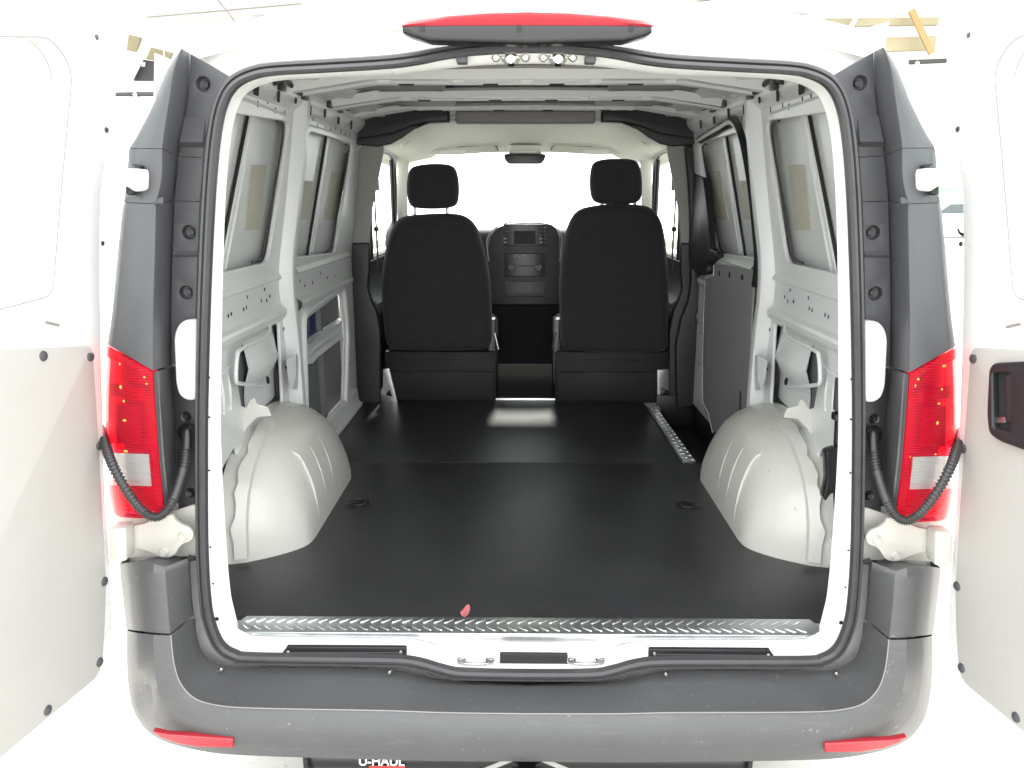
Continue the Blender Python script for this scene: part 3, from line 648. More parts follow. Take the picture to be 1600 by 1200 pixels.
        plate('cavity_label', [[(1.66, 1.03), (1.76, 1.035), (1.78, 1.135), (1.68, 1.13)]], (-.904, 0, 0), EY, EZ, .002, 'blue', VAN, mir=mir)
        # waist pressing of the sill side
        loft('side_sill', [[Vector((x, y, z)) for x, z in ((-.862, .66), (-.846, .645), (-.842, .60), (-.838, .585), (-.826, .58), (-.824, .566))] for y in (1.2, 1.6, 2.05, 2.3)], 'inner', VAN, 25, mir)
    # inner cup and wire bracket over the wheel arch
    rows = []
    for z, b in ((1.19, 0), (1.12, .02), (1.06, .035), (1.03, .02), (1.0, .005), (.97, .0), (.90, 0)):
        rows.append([Vector((-.905+b*(.6 if k in (0, 4) else 1.1)+.012*math.sin(k*math.pi/4), .84+.075*k, z)) for k in range(5)])
    loft('inner_cup', rows, 'inner', VAN, 50, mir, solid=.004)
    wb = cat([PX(u, v, x) for u, v, x in ((415, 497, -.862), (421, 510, -.845), (419, 521, -.835), (400, 534, -.83), (375, 547, -.83), (371, 555, -.83), (369, 575, -.83), (369, 594, -.832), (374, 599, -.835), (395, 601, -.84), (418, 602, -.862))], 4)
    tube('wire_bracket', wb, .0062, 'inner', VAN, mir, 8)
    lathe('grommet', [(0, .003), (.012, .003), (.014, 0)], PX(418, 594, -.862), (1, 0, .15), 'hole', VAN, 14, mir)
    # triangular gusset on the pillar foot
    mk('pillar_gusset', [PX(447, 562, -.815), PX(463, 552, -.80), PX(462, 590, -.805), PX(457, 607, -.80), PX(450, 590, -.815), PX(470, 560, -.855), PX(470, 610, -.855), PX(444, 565, -.855)], [(0, 1, 2, 3, 4), (1, 5, 6, 2), (0, 7, 5, 1), (2, 6, 3)], 'inner', VAN, 15, mir)
    # wheel arch
    yc = .93; N = 28; rows = []
    AC = [(-.885, .902, .455), (-.85, .900, .45), (-.815, .894, .44), (-.77, .876, .415), (-.735, .850, .392), (-.708, .812, .370), (-.688, .768, .350), (-.672, .716, .330), (-.662, .660, .310), (-.657, .60, .285), (-.655, .562, .26)]
    def arp(k, t, o=0):
        x, z, a = AC[k]; sn = max(0., math.sin(t))**.75; c_2 = -math.copysign(abs(math.cos(t))**.85, math.cos(t))
        return Vector((x, yc+(a+o)*c_2, .5625+(z-.5625+o)*sn))
    for i in range(N+1):
        rows.append([arp(k, math.pi*i/N) for k in range(len(AC))])
    wa = loft('wheel_arch', rows, 'arch', VAN, 60, mir)
    # vertical ribs pressed in the inner face
    for y in (.74, .85, .96):
        tube('rib', cat([Vector((-.661, y, .565)), Vector((-.664, y, .63)), Vector((-.672, y, .70)), Vector((-.688, y, .755)), Vector((-.712, y, .805)), Vector((-.74, y, .82))], 3), .0055, 'arch', wa, mir, 8)
    # flange with torn edge on the rear side
    fr = []
    for i in range(15):
        t = .02+1.35*i/14
        p0, p1 = arp(1, t, .014), arp(2, t, .012); jag = .006*math.sin(i*2.3)+.004*math.sin(i*5.1)
        fr.append([p0+Vector((.015+jag, 0, 0)), p1+Vector((.012, 0, 0)), arp(2, t, -.004)+Vector((.014, 0, 0))])
    loft('arch_flange', fr, 'arch', wa, 40, mir, solid=.003)
    yplate('flange_tip', [(366, 668), (369, 645), (364, 621), (375, 634), (384, 638), (390, 626), (397, 621), (402, 632), (418, 636), (424, 650), (402, 652), (386, 668), (373, 692)], .70, .006, 'arch', wa, bev=.002, mir=mir)
    # closing panel between rear frame and walls
    loft('quarter_closing_panel', [[PY(u, v, .085)+Vector((-.012, 0, 0)) for u, v in ((352, 190), (338, 320), (332, 450), (330, 600), (330, 760), (336, 870), (352, 960))], [Vector((x, .26, z)) for x, z in ((-.79, 1.86), (-.825, 1.62), (-.845, 1.42), (-.865, 1.18), (-.865, .95), (-.865, .75), (-.865, .57))]], 'inner', VAN, 60, mir)
    # top corner panel
    loft('corner_panel', [[PY(u, v, .085) for u, v in ((352, 185), (360, 160), (375, 140), (402, 127), (432, 121), (500, 117))], [Vector((x, .30, z)) for x, z in ((-.795, 1.82), (-.79, 1.87), (-.775, 1.915), (-.74, 1.945), (-.68, 1.955), (-.55, 1.965))]], 'inner', VAN, 60, mir)
# ---------- roof from inside
rows = []
for y, z in ((.10, 1.865), (.16, 1.88), (.30, 1.96), (.7, 1.992), (2.36, 2.002)):
    rows.append([Vector((x, y, z+(.01 if abs(x) < .62 else -.04))) for x in (-.75, -.66, -.6, -.3, 0, .3, .6, .66, .75)])
loft('roof_inner_skin', rows, 'inner', VAN, 60)
loft('header_panel', [[p+Vector((0, .03, 0)) for p in rl[-34:]+rl[:35]], [Vector((p.x*1.0, .20, p.z+.03)) for p in rl[-34:]+rl[:35]], [Vector((p.x*1.02, .32, p.z+.09)) for p in rl[-34:]+rl[:35]]], 'inner', VAN, 60)
def bow(name, y, wd, z0, drop):
    o = loft(name, [[Vector((x, y+a, z0-h-.03*max(0, (abs(x)-.5)/.2))) for a, h in ((-wd, 0), (-wd*.72, drop), (-wd*.3, drop), (-.012, drop*.6), (.012, drop*.6), (wd*.3, drop), (wd*.72, drop), (wd, 0))] for x in (-.76, -.62, -.5, -.2, 0, .2, .5, .62, .76)], 'inner', VAN, 25)
    return o
for y, wd, dr in ((.62, .11, .040), (1.12, .10, .036), (1.62, .09, .030), (2.10, .07, .018)):
    bo = bow('roof_bow', y, wd, 1.995, dr)
    for x in (-.46, -.22, .0, .22, .46):
        lathe('clip', [(0, .006), (.012, .005), (.014, 0)], (x, y-.045, 1.995-dr-.001), (0, -.5, -1), 'paint', bo, 10).scale = (1.6, .7, 1)
    for x in (-.62, -.40, -.12, .10, .36, .60):
        box('slot', (x, y+.05, 1.995-dr-.001), (.05, .022, .003), 'hole', bo, .001)
    tube('sealant_line', [(-.55, y-wd-.005, 1.985), (0, y-wd-.005, 1.992), (.55, y-wd-.005, 1.985)], .006, 'taupe', bo, k=8)
for sx in (-.52, .52):
    for y in (.40, .87, 1.37, 1.87): box('roof_reflection_pad', (sx*.88, y, 1.985), (.34, .27, .010), 'gboard', VAN, .003, rot=rotz(8 if sx < 0 else -8))  # grey pads added to paint dark reflections on the roof skin
for mir in (False, True):
    wh_ = cat([PX(u, v, x) for u, v, x in ((428, 129, -.75), (440, 127, -.748), (452, 130, -.748), (462, 141, -.748), (472, 146, -.748), (485, 142, -.745), (500, 141, -.745), (513, 150, -.745), (528, 163, -.745), (548, 171, -.745), (566, 174, -.745))], 4)
    wl = tube('wiring_harness', wh_, .009, 'dark', VAN, mir, 8)
    for u, v in ((440, 134), (476, 149), (515, 162), (531, 170)):
        p = PX(u, v, -.747); box('connector', p, (.02, .045, .03), 'blackp', wl, .004, mir=mir)

# ---------- front header, bulkhead pillars
for mir in (False, True):
    yplate('header_trim', [(563, 171), (600, 169), (640, 171), (701, 173), (701, 190.5), (668, 192), (645, 201), (626, 214), (608, 223), (590, 227), (560, 226), (538, 216), (545, 205)], 2.36, .08, 'dark', VAN, bev=.012, seg=3, mir=mir)
    yplate('header_trim_lip', [(545, 217), (575, 213), (612, 207), (640, 196), (668, 189), (671, 192), (646, 202), (628, 215), (610, 225), (590, 229), (560, 227)], 2.30, .03, 'dark', VAN, bev=.008, mir=mir)
    yplate('pillar_upper_trim', [(552, 224), (600, 222), (598, 240), (590, 280), (580, 330), (577, 382), (551, 382)], 2.40, .03, 'pillar', VAN, r=.01, bev=.006, mir=mir)
    yplate('pillar_lower_trim', [(545, 380), (577, 379), (577, 420), (574, 450), (580, 470), (588, 486), (594, 520), (594, 636), (556, 640), (553, 560), (548, 470)], 2.41, .05, 'dark', VAN, r=.01, bev=.008, mir=mir)
    yplate('body_post', [(536, 224), (556, 222), (556, 382), (540, 420), (534, 400)], 2.43, .03, 'inner', VAN, bev=.006, mir=mir)
box('roller_blind_housing', (0, 2.33, 1.962), (.66, .06, .056), 'taupe', VAN, .012, seg=3)

# ---------- cab shell
liner = []
for y, dz, sc in ((2.31, .0, 1), (2.7, .005, 1.0), (3.05, -.01, .99), (3.3, -.045, .98), (3.46, -.085, .96)):
    base = [(-.84, 1.80), (-.70, 1.845), (-.60, 1.865), (-.53, 1.90), (-.46, 1.935), (-.40, 1.945), (-.2, 1.95), (0, 1.952)]
    h = [Vector((x*sc, y, z+dz*(1 if abs(x) < .5 else .4))) for x, z in base]
    liner.append(h+[Vector((-p.x, p.y, p.z)) for p in h[-2::-1]])
loft('headliner', liner, 'liner', VAN, 60)
for mir in (False, True):
    vs_ = yplate('sun_visor', [(640, 241), (644, 233), (700, 230), (765, 227), (775, 228), (779, 237), (720, 241)], 3.36, .02, 'liner', VAN, r=.012, bev=.006, mir=mir)
    yplate('visor_label', [(688, 235), (728, 234), (728, 239.5), (688, 240)], 3.338, .001, 'white', vs_, mir=mir)
    tube('visor_edge', cat([PY(u, v, 3.335) for u, v in ((641, 238), (648, 233), (700, 230), (750, 227.5), (768, 226.5), (776, 229), (778, 236))], 3), .003, 'greyp', vs_, mir, 6)
    gh = cat([PY(u, v, y) for u, v, y in ((628, 229, 2.62), (632, 225, 2.58), (640, 217, 2.58), (645, 215, 2.62))], 4)
    tube('grab_handle', gh, .009, 'liner', VAN, mir, 8)
    # A pillar, window frames
    loft('windscreen_pillar', [[Vector((x, y, z)) for x, z in ((-.80+dx, zz), (-.755+dx, zz), (-.735+dx, zz+.01))] for y, dx, zz in ((3.30, .05, 1.90), (3.36, .04, 1.82), (3.5, .0, 1.60), (3.66, -.02, 1.40))], 'liner', VAN, 60, mir, solid=.01)
    tube('door_window_frame', cat([Vector(p) for p in ((-.80, 2.55, 1.28), (-.79, 2.52, 1.55), (-.755, 2.55, 1.80), (-.745, 2.9, 1.835), (-.765, 3.2, 1.78), (-.815, 3.5, 1.52), (-.85, 3.68, 1.32))], 6), .016, 'blackp', VAN, mir, 8)
    tube('window_divider', [Vector((-.79, 3.30, 1.30)), Vector((-.765, 3.12, 1.80))], .014, 'blackp', VAN, mir, 8)
    mk('door_glass', [(-.83, 2.5, 1.28), (-.86, 3.66, 1.30), (-.78, 3.2, 1.80), (-.76, 2.5, 1.83)], [(0, 1, 2, 3)], 'glass', VAN, mir=mir)
    cdp = loft('cab_door_panel', [[Vector((x, y, z)) for x, z in ((-.86, 1.30), (-.82, 1.295), (-.80, 1.27), (-.815, 1.20), (-.80, 1.10), (-.755, 1.06), (-.75, 1.02), (-.80, .95), (-.80, .55))] for y in (2.46, 2.8, 3.2, 3.7)], 'dark', VAN, 40, mir)
    loft('window_ledge', [[Vector((x, y, z)) for x, z in ((-.86, 1.305), (-.812, 1.30), (-.806, 1.285))] for y in (2.46, 3.0, 3.66)], 'liner', cdp, mir=mir)
    tube('pull_strip', [Vector((-.745, 2.75, 1.08)), Vector((-.742, 2.95, 1.075)), Vector((-.748, 3.1, 1.06))], .008, 'steel', cdp, mir, 8)
    belt = sweep('seat_belt', cat([PY(u, v, y) for u, v, y in ((586, 262, 2.47), (586, 320, 2.46), (588, 357, 2.45), (590, 400, 2.45), (589, 420, 2.45))], 4), [(-.004, -.001), (.004, -.001), (.004, .001), (-.004, .001)], 'blackp', VAN, False, (0, -1, 0), mir)
    lathe('belt_stop', [(0, .012), (.012, .010), (.014, 0)], PY(588, 358, 2.45), (0, -1, 0), 'blackp', belt, 12, mir)
    box('belt_anchor', PY(589, 288, 2.46), (.02, .02, .06), 'taupe', belt, .004, mir=mir)
box('overhead_console', (0.005, 3.32, 1.872), (.20, .10, .055), 'liner', VAN, .015, seg=3)
mirr_ = yplate('rear_view_mirror', [(787, 241), (793, 240), (848, 240), (853, 242), (851, 250), (845, 256), (795, 256), (789, 250)], 3.26, .03, 'blackp', VAN, r=.01, bev=.006)
yplate('console_lamp', [(803, 236), (838, 236), (838, 238.5), (803, 238.5)], 3.255, .004, 'white', mirr_)
mk('windscreen', [(-.80, 3.95, 1.25), (.80, 3.95, 1.25), (.70, 3.40, 1.87), (-.70, 3.40, 1.87)], [(0, 1, 2, 3)], 'glass', VAN)
box('cab_floor', (0, 3.12, .49), (1.62, 1.36, .04), 'mat', VAN)
box('cab_floor_lip', (0.03, 2.432, .545), (.46, .012, .05), 'alu', VAN, .003)
# dashboard
dash = loft('dashboard', [[Vector((x, y, z)) for y, z in ((3.42, .55), (3.36, .8), (3.27, 1.05), (3.23, 1.22), (3.27, 1.36), (3.36, 1.425), (3.52, 1.452), (3.95, 1.40), (3.97, .7))] for x in (-.84, -.5, -.28, 0, .28, .5, .84)], 'dark', VAN, 50)
yplate('centre_stack', [(761, 478), (761, 385), (765, 368), (775, 357), (792, 350), (815, 347), (845, 347), (862, 351), (871, 358), (876, 372), (875, 478)], 3.20, .06, 'dark', dash, r=.01, bev=.012, seg=3)
rim = cat([PY(u, v, 3.13) for u, v in ((764, 408), (761, 385), (762, 372), (770, 360), (784, 351), (800, 347))], 4)
tube('trim_line', rim, .0035, 'taupe', dash, k=6); tube('trim_line', cat([PY(u, v, 3.13) for u, v in ((875, 408), (877, 385), (878, 372), (872, 357))], 4), .003, 'taupe', dash, k=6)
yplate('radio_face', [(787, 350), (852, 350), (852, 384), (787, 384)], 3.14, .012, 'blackp', dash, r=.004, bev=.003)
yplate('screen', [(803, 361), (837, 361), (837, 382), (803, 382)], 3.128, .003, 'seatbase', dash, r=.003)
for (u0, du) in ((789, 6), (845, 6)):
    for i in range(5):
        for j in range(2):
            box('button', PY(u0+j*du, 356+i*5.6, 3.127), (.017, .006, .012), 'taupe' if i in (3, 4) and j == 0 else 'rubber', dash, .002)
yplate('climate_face', [(788, 396), (851, 396), (851, 432), (788, 432)], 3.14, .01, 'blackp', dash, r=.004, bev=.003)
for u in (805, 812, 818): box('button', PY(u, 400.5, 3.129), (.016, .006, .012), 'taupe', dash, .002)
for u in (800, 841): lathe('knob', [(0, .028), (.016, .028), (.020, .024), (.022, 0)], PY(u, 418, 3.13), (0, -1, 0), 'rubber', dash, 20)
for u in (811, 818, 825, 831): box('button', PY(u, 415.5, 3.129), (.02, .006, .01), 'rubber', dash, .002)
yplate('tray', [(788, 440), (852, 440), (851, 462), (790, 462)], 3.14, .008, 'rubber', dash, r=.006, bev=.003)
tube('tray_lip', [PY(789, 461, 3.12), PY(805, 462, 3.115), PY(820, 461, 3.115), PY(835, 462, 3.115), PY(850, 461, 3.12)], .007, 'rubber', dash, k=8)
# front seats
def seat(back, head, posts, base, side, pv):
    yb = 2.50
    st = empty('front_seat', (0, 0, 0)); st.parent = VAN
    bk = yplate('backrest', back, yb, .13, 'fabric', st, bev=.045, seg=5, sm=3, ang=70)
    cxu = sum(p[0] for p in back)/len(back)
    ins = [(cxu+(u-cxu)*.86, (v-450)*.86+452) for u, v in back]
    yplate('back_cover', ins, yb-.128, .008, 'fabric', st, bev=.003, sm=3, ang=60)
    for dv, k in ((385, .62), (402, .70)):
        tube('seam', cat([PY(cxu+(t-.5)*2*75*k, dv+pv+3*abs(t-.5)*2, yb-.135) for t in (0, .25, .5, .75, 1)], 3), .0022, 'fabric', bk, k=6)
    hu, hv = sum(p[0] for p in head)/len(head), sum(p[1] for p in head)/len(head)
    head = [(hu+(u-hu)*1.05, hv+(v-hv)*1.05) for u, v in head]
    hd = yplate('headrest', head, yb+.0, .10, 'fabric', st, bev=.035, seg=5, sm=3, ang=70)
    for u in posts:
        tube('headrest_post', [PY(u, head[0][1]+pv+46, yb-.05), PY(u, 340+pv, yb-.05)], .009, 'steel', st, k=10)
    x0, x1 = PY(base[0], 590, yb).x, PY(base[1], 590, yb).x; xc = (x0+x1)/2; wd = abs(x1-x0)
    box('seat_base', (xc, yb+.12, .665), (wd, .40, .31), 'seatbase', st, .012)
    box('cushion', (xc, yb+.28, .86), (wd*.98, .52, .16), 'fabric', st, .05, seg=4)
    tube('base_rail', [PY(base[0]+20, 573, yb-.07), PY(base[1]-14, 573, yb-.07)], .007, 'blackp', st, k=8)
    box('base_panel', (xc, yb-.078, .635), (wd*.95, .02, .16), 'seatbase', st, .006)
    tube('base_edge', [PY(base[0]+22, 608, yb-.08), PY(base[1]-14, 608, yb-.08)], .005, 'blackp', st, k=8)
    tube('base_edge', [PY(base[0]+45, 563, yb-.08), PY(base[1]-50, 563, yb-.08)], .004, 'blackp', st, k=8)
    # recline levers and side brackets
    um = base[1]-6 if side < 0 else base[0]+6
    sg = 1 if side < 0 else -1
    lv = box('recline_lever', PY(um, 498, yb-.06), (.03, .03, .014), 'steel', st, .004)
    tube('lever_rod', [PY(um+3*sg, 520, yb-.06), PY(um+9*sg, 546, yb-.06)], .0035, 'steel', st, k=6)
    yplate('recliner_bracket', [(um-8, 495), (um+4, 500), (um+5, 590), (um-8, 600)], yb-.03, .03, 'blackp', st, r=.01, bev=.004)
    return st
seat([(628, 339), (660, 335), (700, 334), (724, 338), (741, 352), (752, 378), (760, 410), (765, 445), (768, 500), (766, 540), (740, 549), (680, 550), (625, 549), (603, 540), (597, 500), (594, 450), (597, 410), (604, 376), (613, 352)],
     [(637, 278), (642, 264), (655, 259), (675, 257), (697, 258), (708, 264), (713, 280), (714, 300), (711, 317), (700, 323), (675, 325), (648, 323), (639, 315), (636, 298)], (648, 699), (606, 776), -1, 0)
seat([(905, 329), (935, 321), (965, 319), (1000, 320), (1020, 326), (1034, 344), (1041, 372), (1045, 410), (1047, 450), (1046, 500), (1044, 545), (1020, 552), (960, 553), (900, 550), (878, 543), (876, 500), (875, 450), (877, 415), (881, 385), (889, 352)],
     [(926, 268), (931, 255), (945, 250), (965, 249), (986, 250), (997, 256), (1002, 272), (1003, 292), (1001, 309), (990, 316), (965, 318), (938, 316), (928, 308), (925, 290)], (940, 992), (866, 1050), 1, -16)
yplate('seat_bracket', [(598, 577), (608, 575), (622, 632), (597, 633), (593, 615), (598, 605)], 2.40, .02, 'steel', VAN, r=.006, bev=.002)
yplate('seat_bracket', [(1027, 578), (1046, 577), (1045, 588), (1046, 602), (1050, 608), (1047, 632), (1027, 633)], 2.40, .02, 'steel', VAN, r=.006, bev=.002)
lathe('cap', [(0, .004), (.018, .004), (.024, .002), (.026, 0)], PY(1039, 616, 2.379), (0, -1, 0), 'blackp', VAN, 18)
yplate('cap', [(602, 617), (609, 608), (613, 620)], 2.379, .003, 'blackp', VAN, r=.01)
box('floor_step', (0, 2.44, .535), (1.66, .06, .05), 'dark', VAN, .006)
# ---------- sliding door side
SX = .842
def xplate(name, px, x, th, m, parent=None, r=0, bev=0, ang=40):
    L = [Vector((p.y, p.z)) for p in (PX(u, v, x) for u, v in px)]
    if r: L = rr(L, r)
    # right wall: extrude inward (-x): ex=Z, ey=Y gives n=-X
    return plate(name, [[(a.y, a.x) for a in L]], (x, 0, 0), EZ, EY, th, m, parent, bev, 2, False, ang)
sd = xplate('sliding_door_board', [(1103, 433), (1116, 430), (1117, 412), (1182, 421), (1180, 460), (1177, 500), (1177, 648), (1158, 656), (1135, 672), (1116, 676), (1109, 656), (1100, 632), (1099, 560), (1101, 480)], SX, .008, 'gboard', VAN, r=.02, bev=.002)
for u, v in ((1124, 427), (1140, 429.5), (1160, 433), (1178, 437)):
    lathe('fastener', [(0, .004), (.010, .003), (.012, 0)], PX(u, v, SX-.008), (-1, 0, 0), 'blackp', sd, 12)
tube('board_edge', [PX(u, v, SX-.006) for u, v in ((1116, 414), (1115.5, 430), (1102.5, 434), (1100.5, 482), (1098.5, 560), (1098.5, 628), (1107, 645), (1114, 676))], .004, 'inner', sd, k=8)
loft('door_belt_rail', [[Vector((x, y, z)) for x, z in ((.852, 1.36), (.835, 1.345), (.83, 1.335), (.842, 1.325), (.842, 1.30))] for y in (1.34, 1.7, 2.25)], 'inner', sd, 25)
xplate('board_slot', [(1156, 612), (1158, 610), (1158, 648), (1155, 652)], SX-.008, .001, 'hole', sd)
seal = [PX(u, v, x) for u, v, x in ((1094, 219, .775), (1112, 208, .775), (1130, 198, .775), (1144, 190, .775), (1152, 195, .778), (1161, 216, .785), (1170, 260, .80), (1177, 310, .815), (1182, 360, .828), (1185, 400, .836), (1184, 425, .84), (1181, 447, .84))]
sweep('sliding_door_seal', cat(seal, 5), [(-.016, -.004), (-.016, .010), (-.004, .018), (.010, .014), (.016, -.004)], 'blackp', VAN, False, (-1, 0, 0), False)
xplate('lock_cover', [(1078, 262), (1108, 276), (1112, 300), (1117, 345), (1120, 388), (1131, 394), (1132, 402), (1116, 412), (1115, 428), (1100, 431), (1090, 420), (1083, 400), (1079, 330)], .838, .03, 'dark', VAN, r=.02, bev=.008)
yplate('pillar_cover', [(1070, 222), (1084, 226), (1090, 280), (1094, 330), (1098, 430), (1098, 560), (1098, 632), (1058, 640), (1056, 540), (1064, 500), (1076, 470), (1080, 440), (1079, 330), (1076, 280)], 2.37, .05, 'dark', VAN, r=.01, bev=.008)
box('door_catch', PY(1094, 496, 2.33), (.05, .05, .06), 'blackp', VAN, .006)
# step well
box('step_tread', (.785, 1.885, .43), (.21, .98, .03), 'dark', VAN, .006)
box('step_end', (.78, 2.365, .52), (.20, .02, .17), 'dark', VAN, .004)
box('step_end', (.78, 1.402, .50), (.20, .012, .11), 'dark', VAN, .003)
box('step_side', (.872, 1.885, .53), (.012, .98, .20), 'dark', VAN, .003)
box('step_riser', (.686, 1.84, .49), (.012, .86, .12), 'dark', VAN)
for i in range(9): box('step_rib', (.775, 1.46+i*.035, .4465), (.17, .010, .004), 'rubber', VAN, .001)
# side tread strip
st2 = plate('edge_strip', [[(.632, 1.405), (.680, 1.405), (.656, 2.29), (.616, 2.29)]], (0, 0, .5665), EX, EY, .004, 'alu', VAN, .001)
for i in range(34):
    for j in range(2):
        o = bpy.data.objects.new('tread_bar', bm_); link(o, st2)
        y = 1.425+i*.0255; xc = .656-(y-1.4)*.022
        o.location = (xc+(-.011 if j else .011), y, .5705); o.rotation_euler = (0, 0, math.radians(40 if (i+j) % 2 else -40)); o.scale = (.8, .8, 1)

# ================================================================== loose things in the van
def floor_mat(name, P, label):
    o = plate(name, [[(x, y) for x, y in P]], (0, 0, .5515), EX, EY, .011, 'mat', None, .002)
    return tag(o, label, 'floor mat', 'rubber mats covering the load floor')
floor_mat('floor_mat', [(-.75, .187), (.75, .187), (.86, .45), (.86, 1.398), (.62, 1.4015), (-.86, 1.4015), (-.86, .45)], 'black rubber floor mat between the wheel arches, behind the diamond tread sill')
floor_mat('floor_mat', [(-.845, 1.4032), (.63, 1.4032), (.615, 2.41), (-.845, 2.41)], 'black rubber floor mat just behind the two front seats')
sp3 = [(733, 944), (735, 950), (733, 958), (727, 964), (721, 962), (719, 957), (724, 952), (728, 946)]
ps = plate('paint_spot', [[(p.x, p.y) for p in (PZ(u, v, .5635) for u, v in sp3)]], (0, 0, .5628), EX, EY, .0012, 'redpaint', None)
tag(ps, 'small red paint chip stuck to the black rubber floor mat', 'paint chip')
for u, v, lb in ((560, 787, 'flush tie-down ring in the mat beside the wheel arch with the cavity label side'), (1075, 790, 'flush tie-down ring in the mat beside the wheel arch by the sliding door')):
    p = PZ(u, v, .563)
    e = empty('tie_down_ring', p); e.parent = VAN
    lathe('dish', [(0, .0005), (.03, .0008), (.042, .0035), (.046, 0)], (0, 0, 0), (0, 0, 1), 'blackp', e, 24)
    rg = [Vector((.026*math.cos(a*math.pi/10), .022*math.sin(a*math.pi/10), .006+.004*math.sin(a*math.pi/10))) for a in range(20)]
    tube('ring', rg, .0042, 'dark', e, k=8, closed=True)
# jack handle standing in the rear corner
jk = empty('jack_stand', PZ(1312, 893, .5625))
tag(jk, 'black jack with handle standing in the corner behind the wheel arch', 'jack')
jb = jk.location
def jl(p): return Vector(p)-jb
yj = jb.y
tube('handle', [jl(PY(1312, 893, yj)), jl(PY(1308, 760, yj)), jl(PY(1309, 690, yj)), jl(PY(1314, 600, yj))], .011, 'blackp', jk)
lathe('collar', [(.012, -.012), (.020, -.008), (.020, .008), (.012, .012)], jl(PY(1311, 650, yj)), (0, 0, 1), 'blackp', jk, 14)
tube('grip', [jl(PY(1312, 640, yj)), jl(PY(1315, 597, yj)), jl(PY(1316, 592, yj))], .018, 'rubber', jk)
o = yplate('foot_bracket', [(1291, 706), (1309, 700), (1314, 780), (1300, 770), (1290, 784), (1287, 778), (1293, 750), (1292, 720)], yj, .035, 'blackp', None, r=.008, bev=.004); o.parent = jk; o.location = -jb
lathe('base', [(0, .012), (.02, .012), (.028, .004), (.028, 0)], (0, 0, 0), (0, 0, 1), 'blackp', jk, 16)

# ================================================================== beyond the van
def beam(name, a, b, wd, hgt, m, label, cat_, group=None):
    a, b = Vector(a), Vector(b); d = (b-a); L_ = d.length; R_ = d.to_track_quat('X', 'Z').to_matrix()
    o = box(name, (a+b)/2, (L_, wd, hgt), m, None, min(wd, hgt)*.06, R_); return tag(o, label, cat_, group)
for y in (15.0, 18.5, 22.0, 25.5, 29.0):
    beam('roof_beam', (-15.9, y, 5.5), (15.9, y, 5.5), .14, .20, 'ceil', 'white steel roof beam spanning under the white ceiling', 'beam', 'white roof beams')
for sx in (-15.7, 15.7):
    for y in (13.5, 35.5):
        o = box('roof_column', (sx, y, 2.8), (.22, .22, 5.6), 'ceil', None, .02); tag(o, 'white square steel column holding a corner of the ceiling', 'column', 'white roof columns')
# conduits hung under the ceiling
for (u0, v0, u1, v1, lb) in ((150, 148, 262, 147, 'grey conduit with a round clip beside a dark storage crate'), (1380, 99, 1478, 95, 'grey conduit with a round clip beneath orange timber')):
    a, b = PY(u0, v0, 15.6), PY(u1, v1, 15.6)
    e = tube('conduit', [a, a.lerp(b, .5), b], .045, 'greyp', None); tag(e, lb, 'conduit')
    p = PY(211 if u0 < 800 else 1433, v0, 15.53); lathe('clip', [(0, .03), (.04, .02), (.045, 0)], p, (0, -1, 0), 'white', e, 12)
    for q in (a, b): tube('hanger', [q, Vector((q.x, q.y, 5.6))], .008, 'ceil', e, k=6)
for (P_, lb) in ((((230, 27), (300, 21), (380, 14), (470, 6)), 'thin grey cable strung almost level under the ceiling'), (((335, -6), (360, 24), (384, 60)), 'thin grey cable slanting down past the level cable'), (((900, 18), (1000, 10), (1110, 0)), 'thin grey cable beside the high brake lamp')):
    o = tube('ceiling_cable', cat([PY(u, v, 15.2) for u, v in P_], 4), .012, 'taupe', None, k=6); tag(o, lb, 'cable')
# sprinkler
p = PY(658, 14, 16)
e = tube('sprinkler', [Vector((p.x, p.y, 5.6)), Vector((p.x, p.y, p.z))], .018, 'ceil', None)
tag(e, 'small brass sprinkler head hanging from the ceiling above the roof lamp', 'sprinkler')
lathe('head', [(0, -.10), (.07, -.09), (.075, -.08), (.02, -.07), (.03, 0), (.045, .03), (.02, .05)], p, (0, 0, 1), 'steel', e, 14)
# pale timbers at one side
for i, (q, m, wd, lb) in enumerate(((((1215, 37), (1465, 34)), 'cream', .13, 'cream timber joist level under the ceiling above the sliding door side'), (((1330, 72), (1460, 68)), 'cream', .24, 'broad cream timber joist behind the orange plank'))):
    a, b = PY(*q[0], 14.2), PY(*q[1], 14.2)
    o = beam('timber_joist', a, b, .1, wd, m, lb, 'joist')
    for k in (a, b): tube('hanger', [k-o.location, Vector((k.x, k.y, 5.6))-o.location], .01, 'ceil', o, k=6).matrix_parent_inverse = o.matrix_basis.to_3x3().to_4x4().inverted()
beam('timber_plank', PY(1456, 84, 13.9), PY(1424, 16, 13.9), .05, .11, 'orange', 'orange timber plank leaning diagonally against cream joists', 'plank')
for (a, b, lb) in (((1262, 42), (1340, -8), 'longer shallow white diagonal brace crossing the cream joist'), ((1322, 55), (1358, -8), 'steep white diagonal brace next to the broad cream joist')):
    beam('diagonal_brace', PY(*a, 14.0), PY(*b, 14.0), .05, .07, 'ceil', lb, 'brace', 'white diagonal braces')
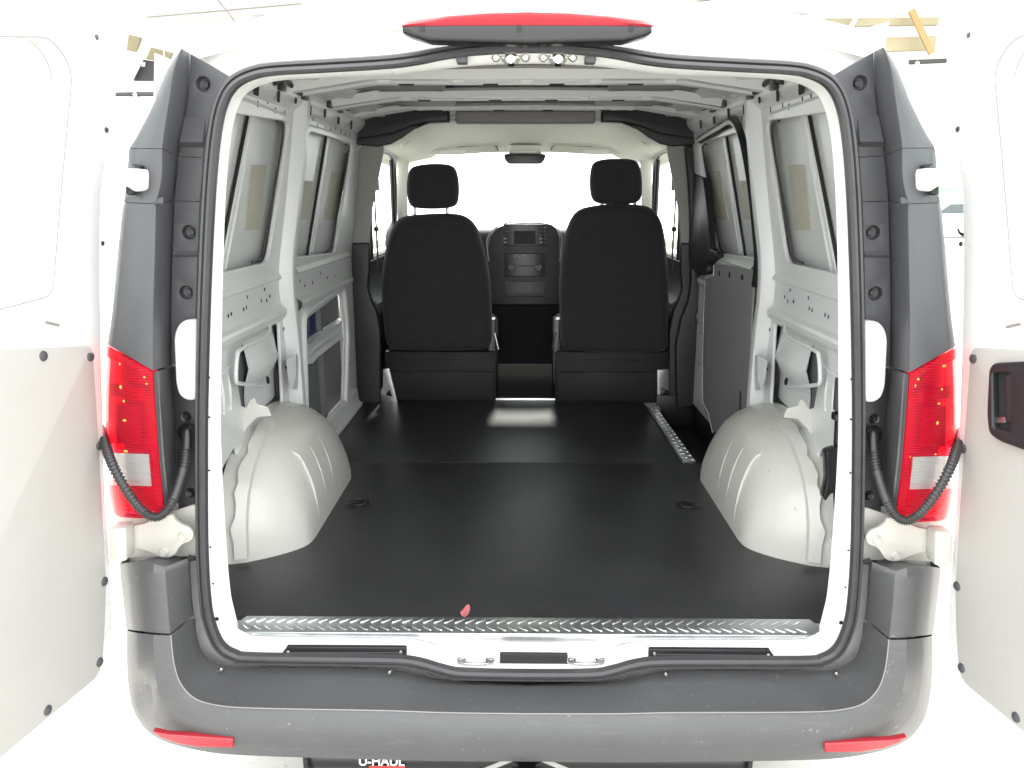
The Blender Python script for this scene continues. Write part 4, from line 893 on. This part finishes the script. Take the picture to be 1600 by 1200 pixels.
# storage stack at the other side
pst = PY(228, 127, 16)
e = empty('storage_rack', (pst.x, 16, 0)); tag(e, 'tall storage rack with dark crate and tan boards beside the white brace', 'rack')
def loc(o): o.location = o.location-e.location; return o
for dx in (-.35, .35): loc(box('post', (pst.x+dx, 16.3, pst.z/2), (.08, .08, pst.z), 'ceil', e))
loc(box('shelf', (pst.x, 16.2, pst.z-.03), (1.0, .7, .06), 'ceil', e))
def rp(name, px, y, th, m):
    o = yplate(name, px, y, th, m, e); o.location = -e.location; return o
rp('crate', [(206, 125), (222, 93), (250, 97), (252, 125)], 16.0, .3, 'brown')
rp('label', [(222, 97), (227, 97), (226, 104), (221, 104)], 15.68, .01, 'white')
rp('board', [(198, 78), (201, 54), (219, 58), (212, 81)], 16.4, .1, 'cream')
rp('board', [(228, 92), (236, 74), (268, 82), (262, 98)], 16.4, .1, 'cream')
rp('brace', [(206, 126), (236, 66), (226, 62), (192, 115)], 15.6, .05, 'ceil')
# parked car far outside
cx, cy = 17.9, 33.0
e = empty('parked_car', (cx, cy, 0)); tag(e, 'white hatchback parked outside under a green awning', 'car')
prof = [(-2.0, .35), (-2.05, .65), (-1.95, .80), (-1.0, .95), (-.35, 1.42), (.9, 1.45), (1.7, 1.0), (1.95, .9), (2.0, .4)]
loft('body', [[Vector((x, y*s_, z)) for x, z in prof] for y, s_ in ((-.85, 1), (-.80, 1), (.8, 1), (.85, 1))], 'paint', e, 40)
for s_ in (-1, 1):
    mk('body_side', [(x, s_*.85, z) for x, z in prof], [tuple(range(len(prof)))], 'paint', e)
    mk('side_window', [(-.85, s_*.862, .98), (1.4, s_*.862, .99), (.85, s_*.862, 1.38), (-.35, s_*.862, 1.36)], [(0, 1, 2, 3)], 'carglass', e)
    for x in (-1.25, 1.25):
        wv = lathe('wheel', [(.0, .03), (.17, .03), (.19, 0), (.20, -.08)], (x, s_*.86, .31), (0, s_, 0), 'steel', e, 18)
        lathe('tyre', [(.19, .02), (.29, .03), (.31, -.02), (.31, -.15)], (0, 0, 0), (0, s_, 0), 'tyre', wv, 20)
    lathe('headlamp', [(0, .03), (.08, .02), (.1, 0)], (-1.98, s_*.6, .72), (-1, 0, .2), 'chrome', e, 12)
e = empty('green_awning', (cx, cy+1.5, 0)); tag(e, 'green canvas awning on posts above the white hatchback', 'awning')
loft('canvas', [[Vector((x, -1.2, 1.85)), Vector((x, 1.2, 2.25))] for x in (-2.5, 0, 2.5)], 'green', e, solid=.02)
for x in (-2.4, 2.4):
    for y, z in ((-1.15, 1.86), (1.15, 2.24)): tube('post', [Vector((x, y, 0)), Vector((x, y, z))], .04, 'ceil', e, k=8)
bpy.data.objects.remove(TMP)
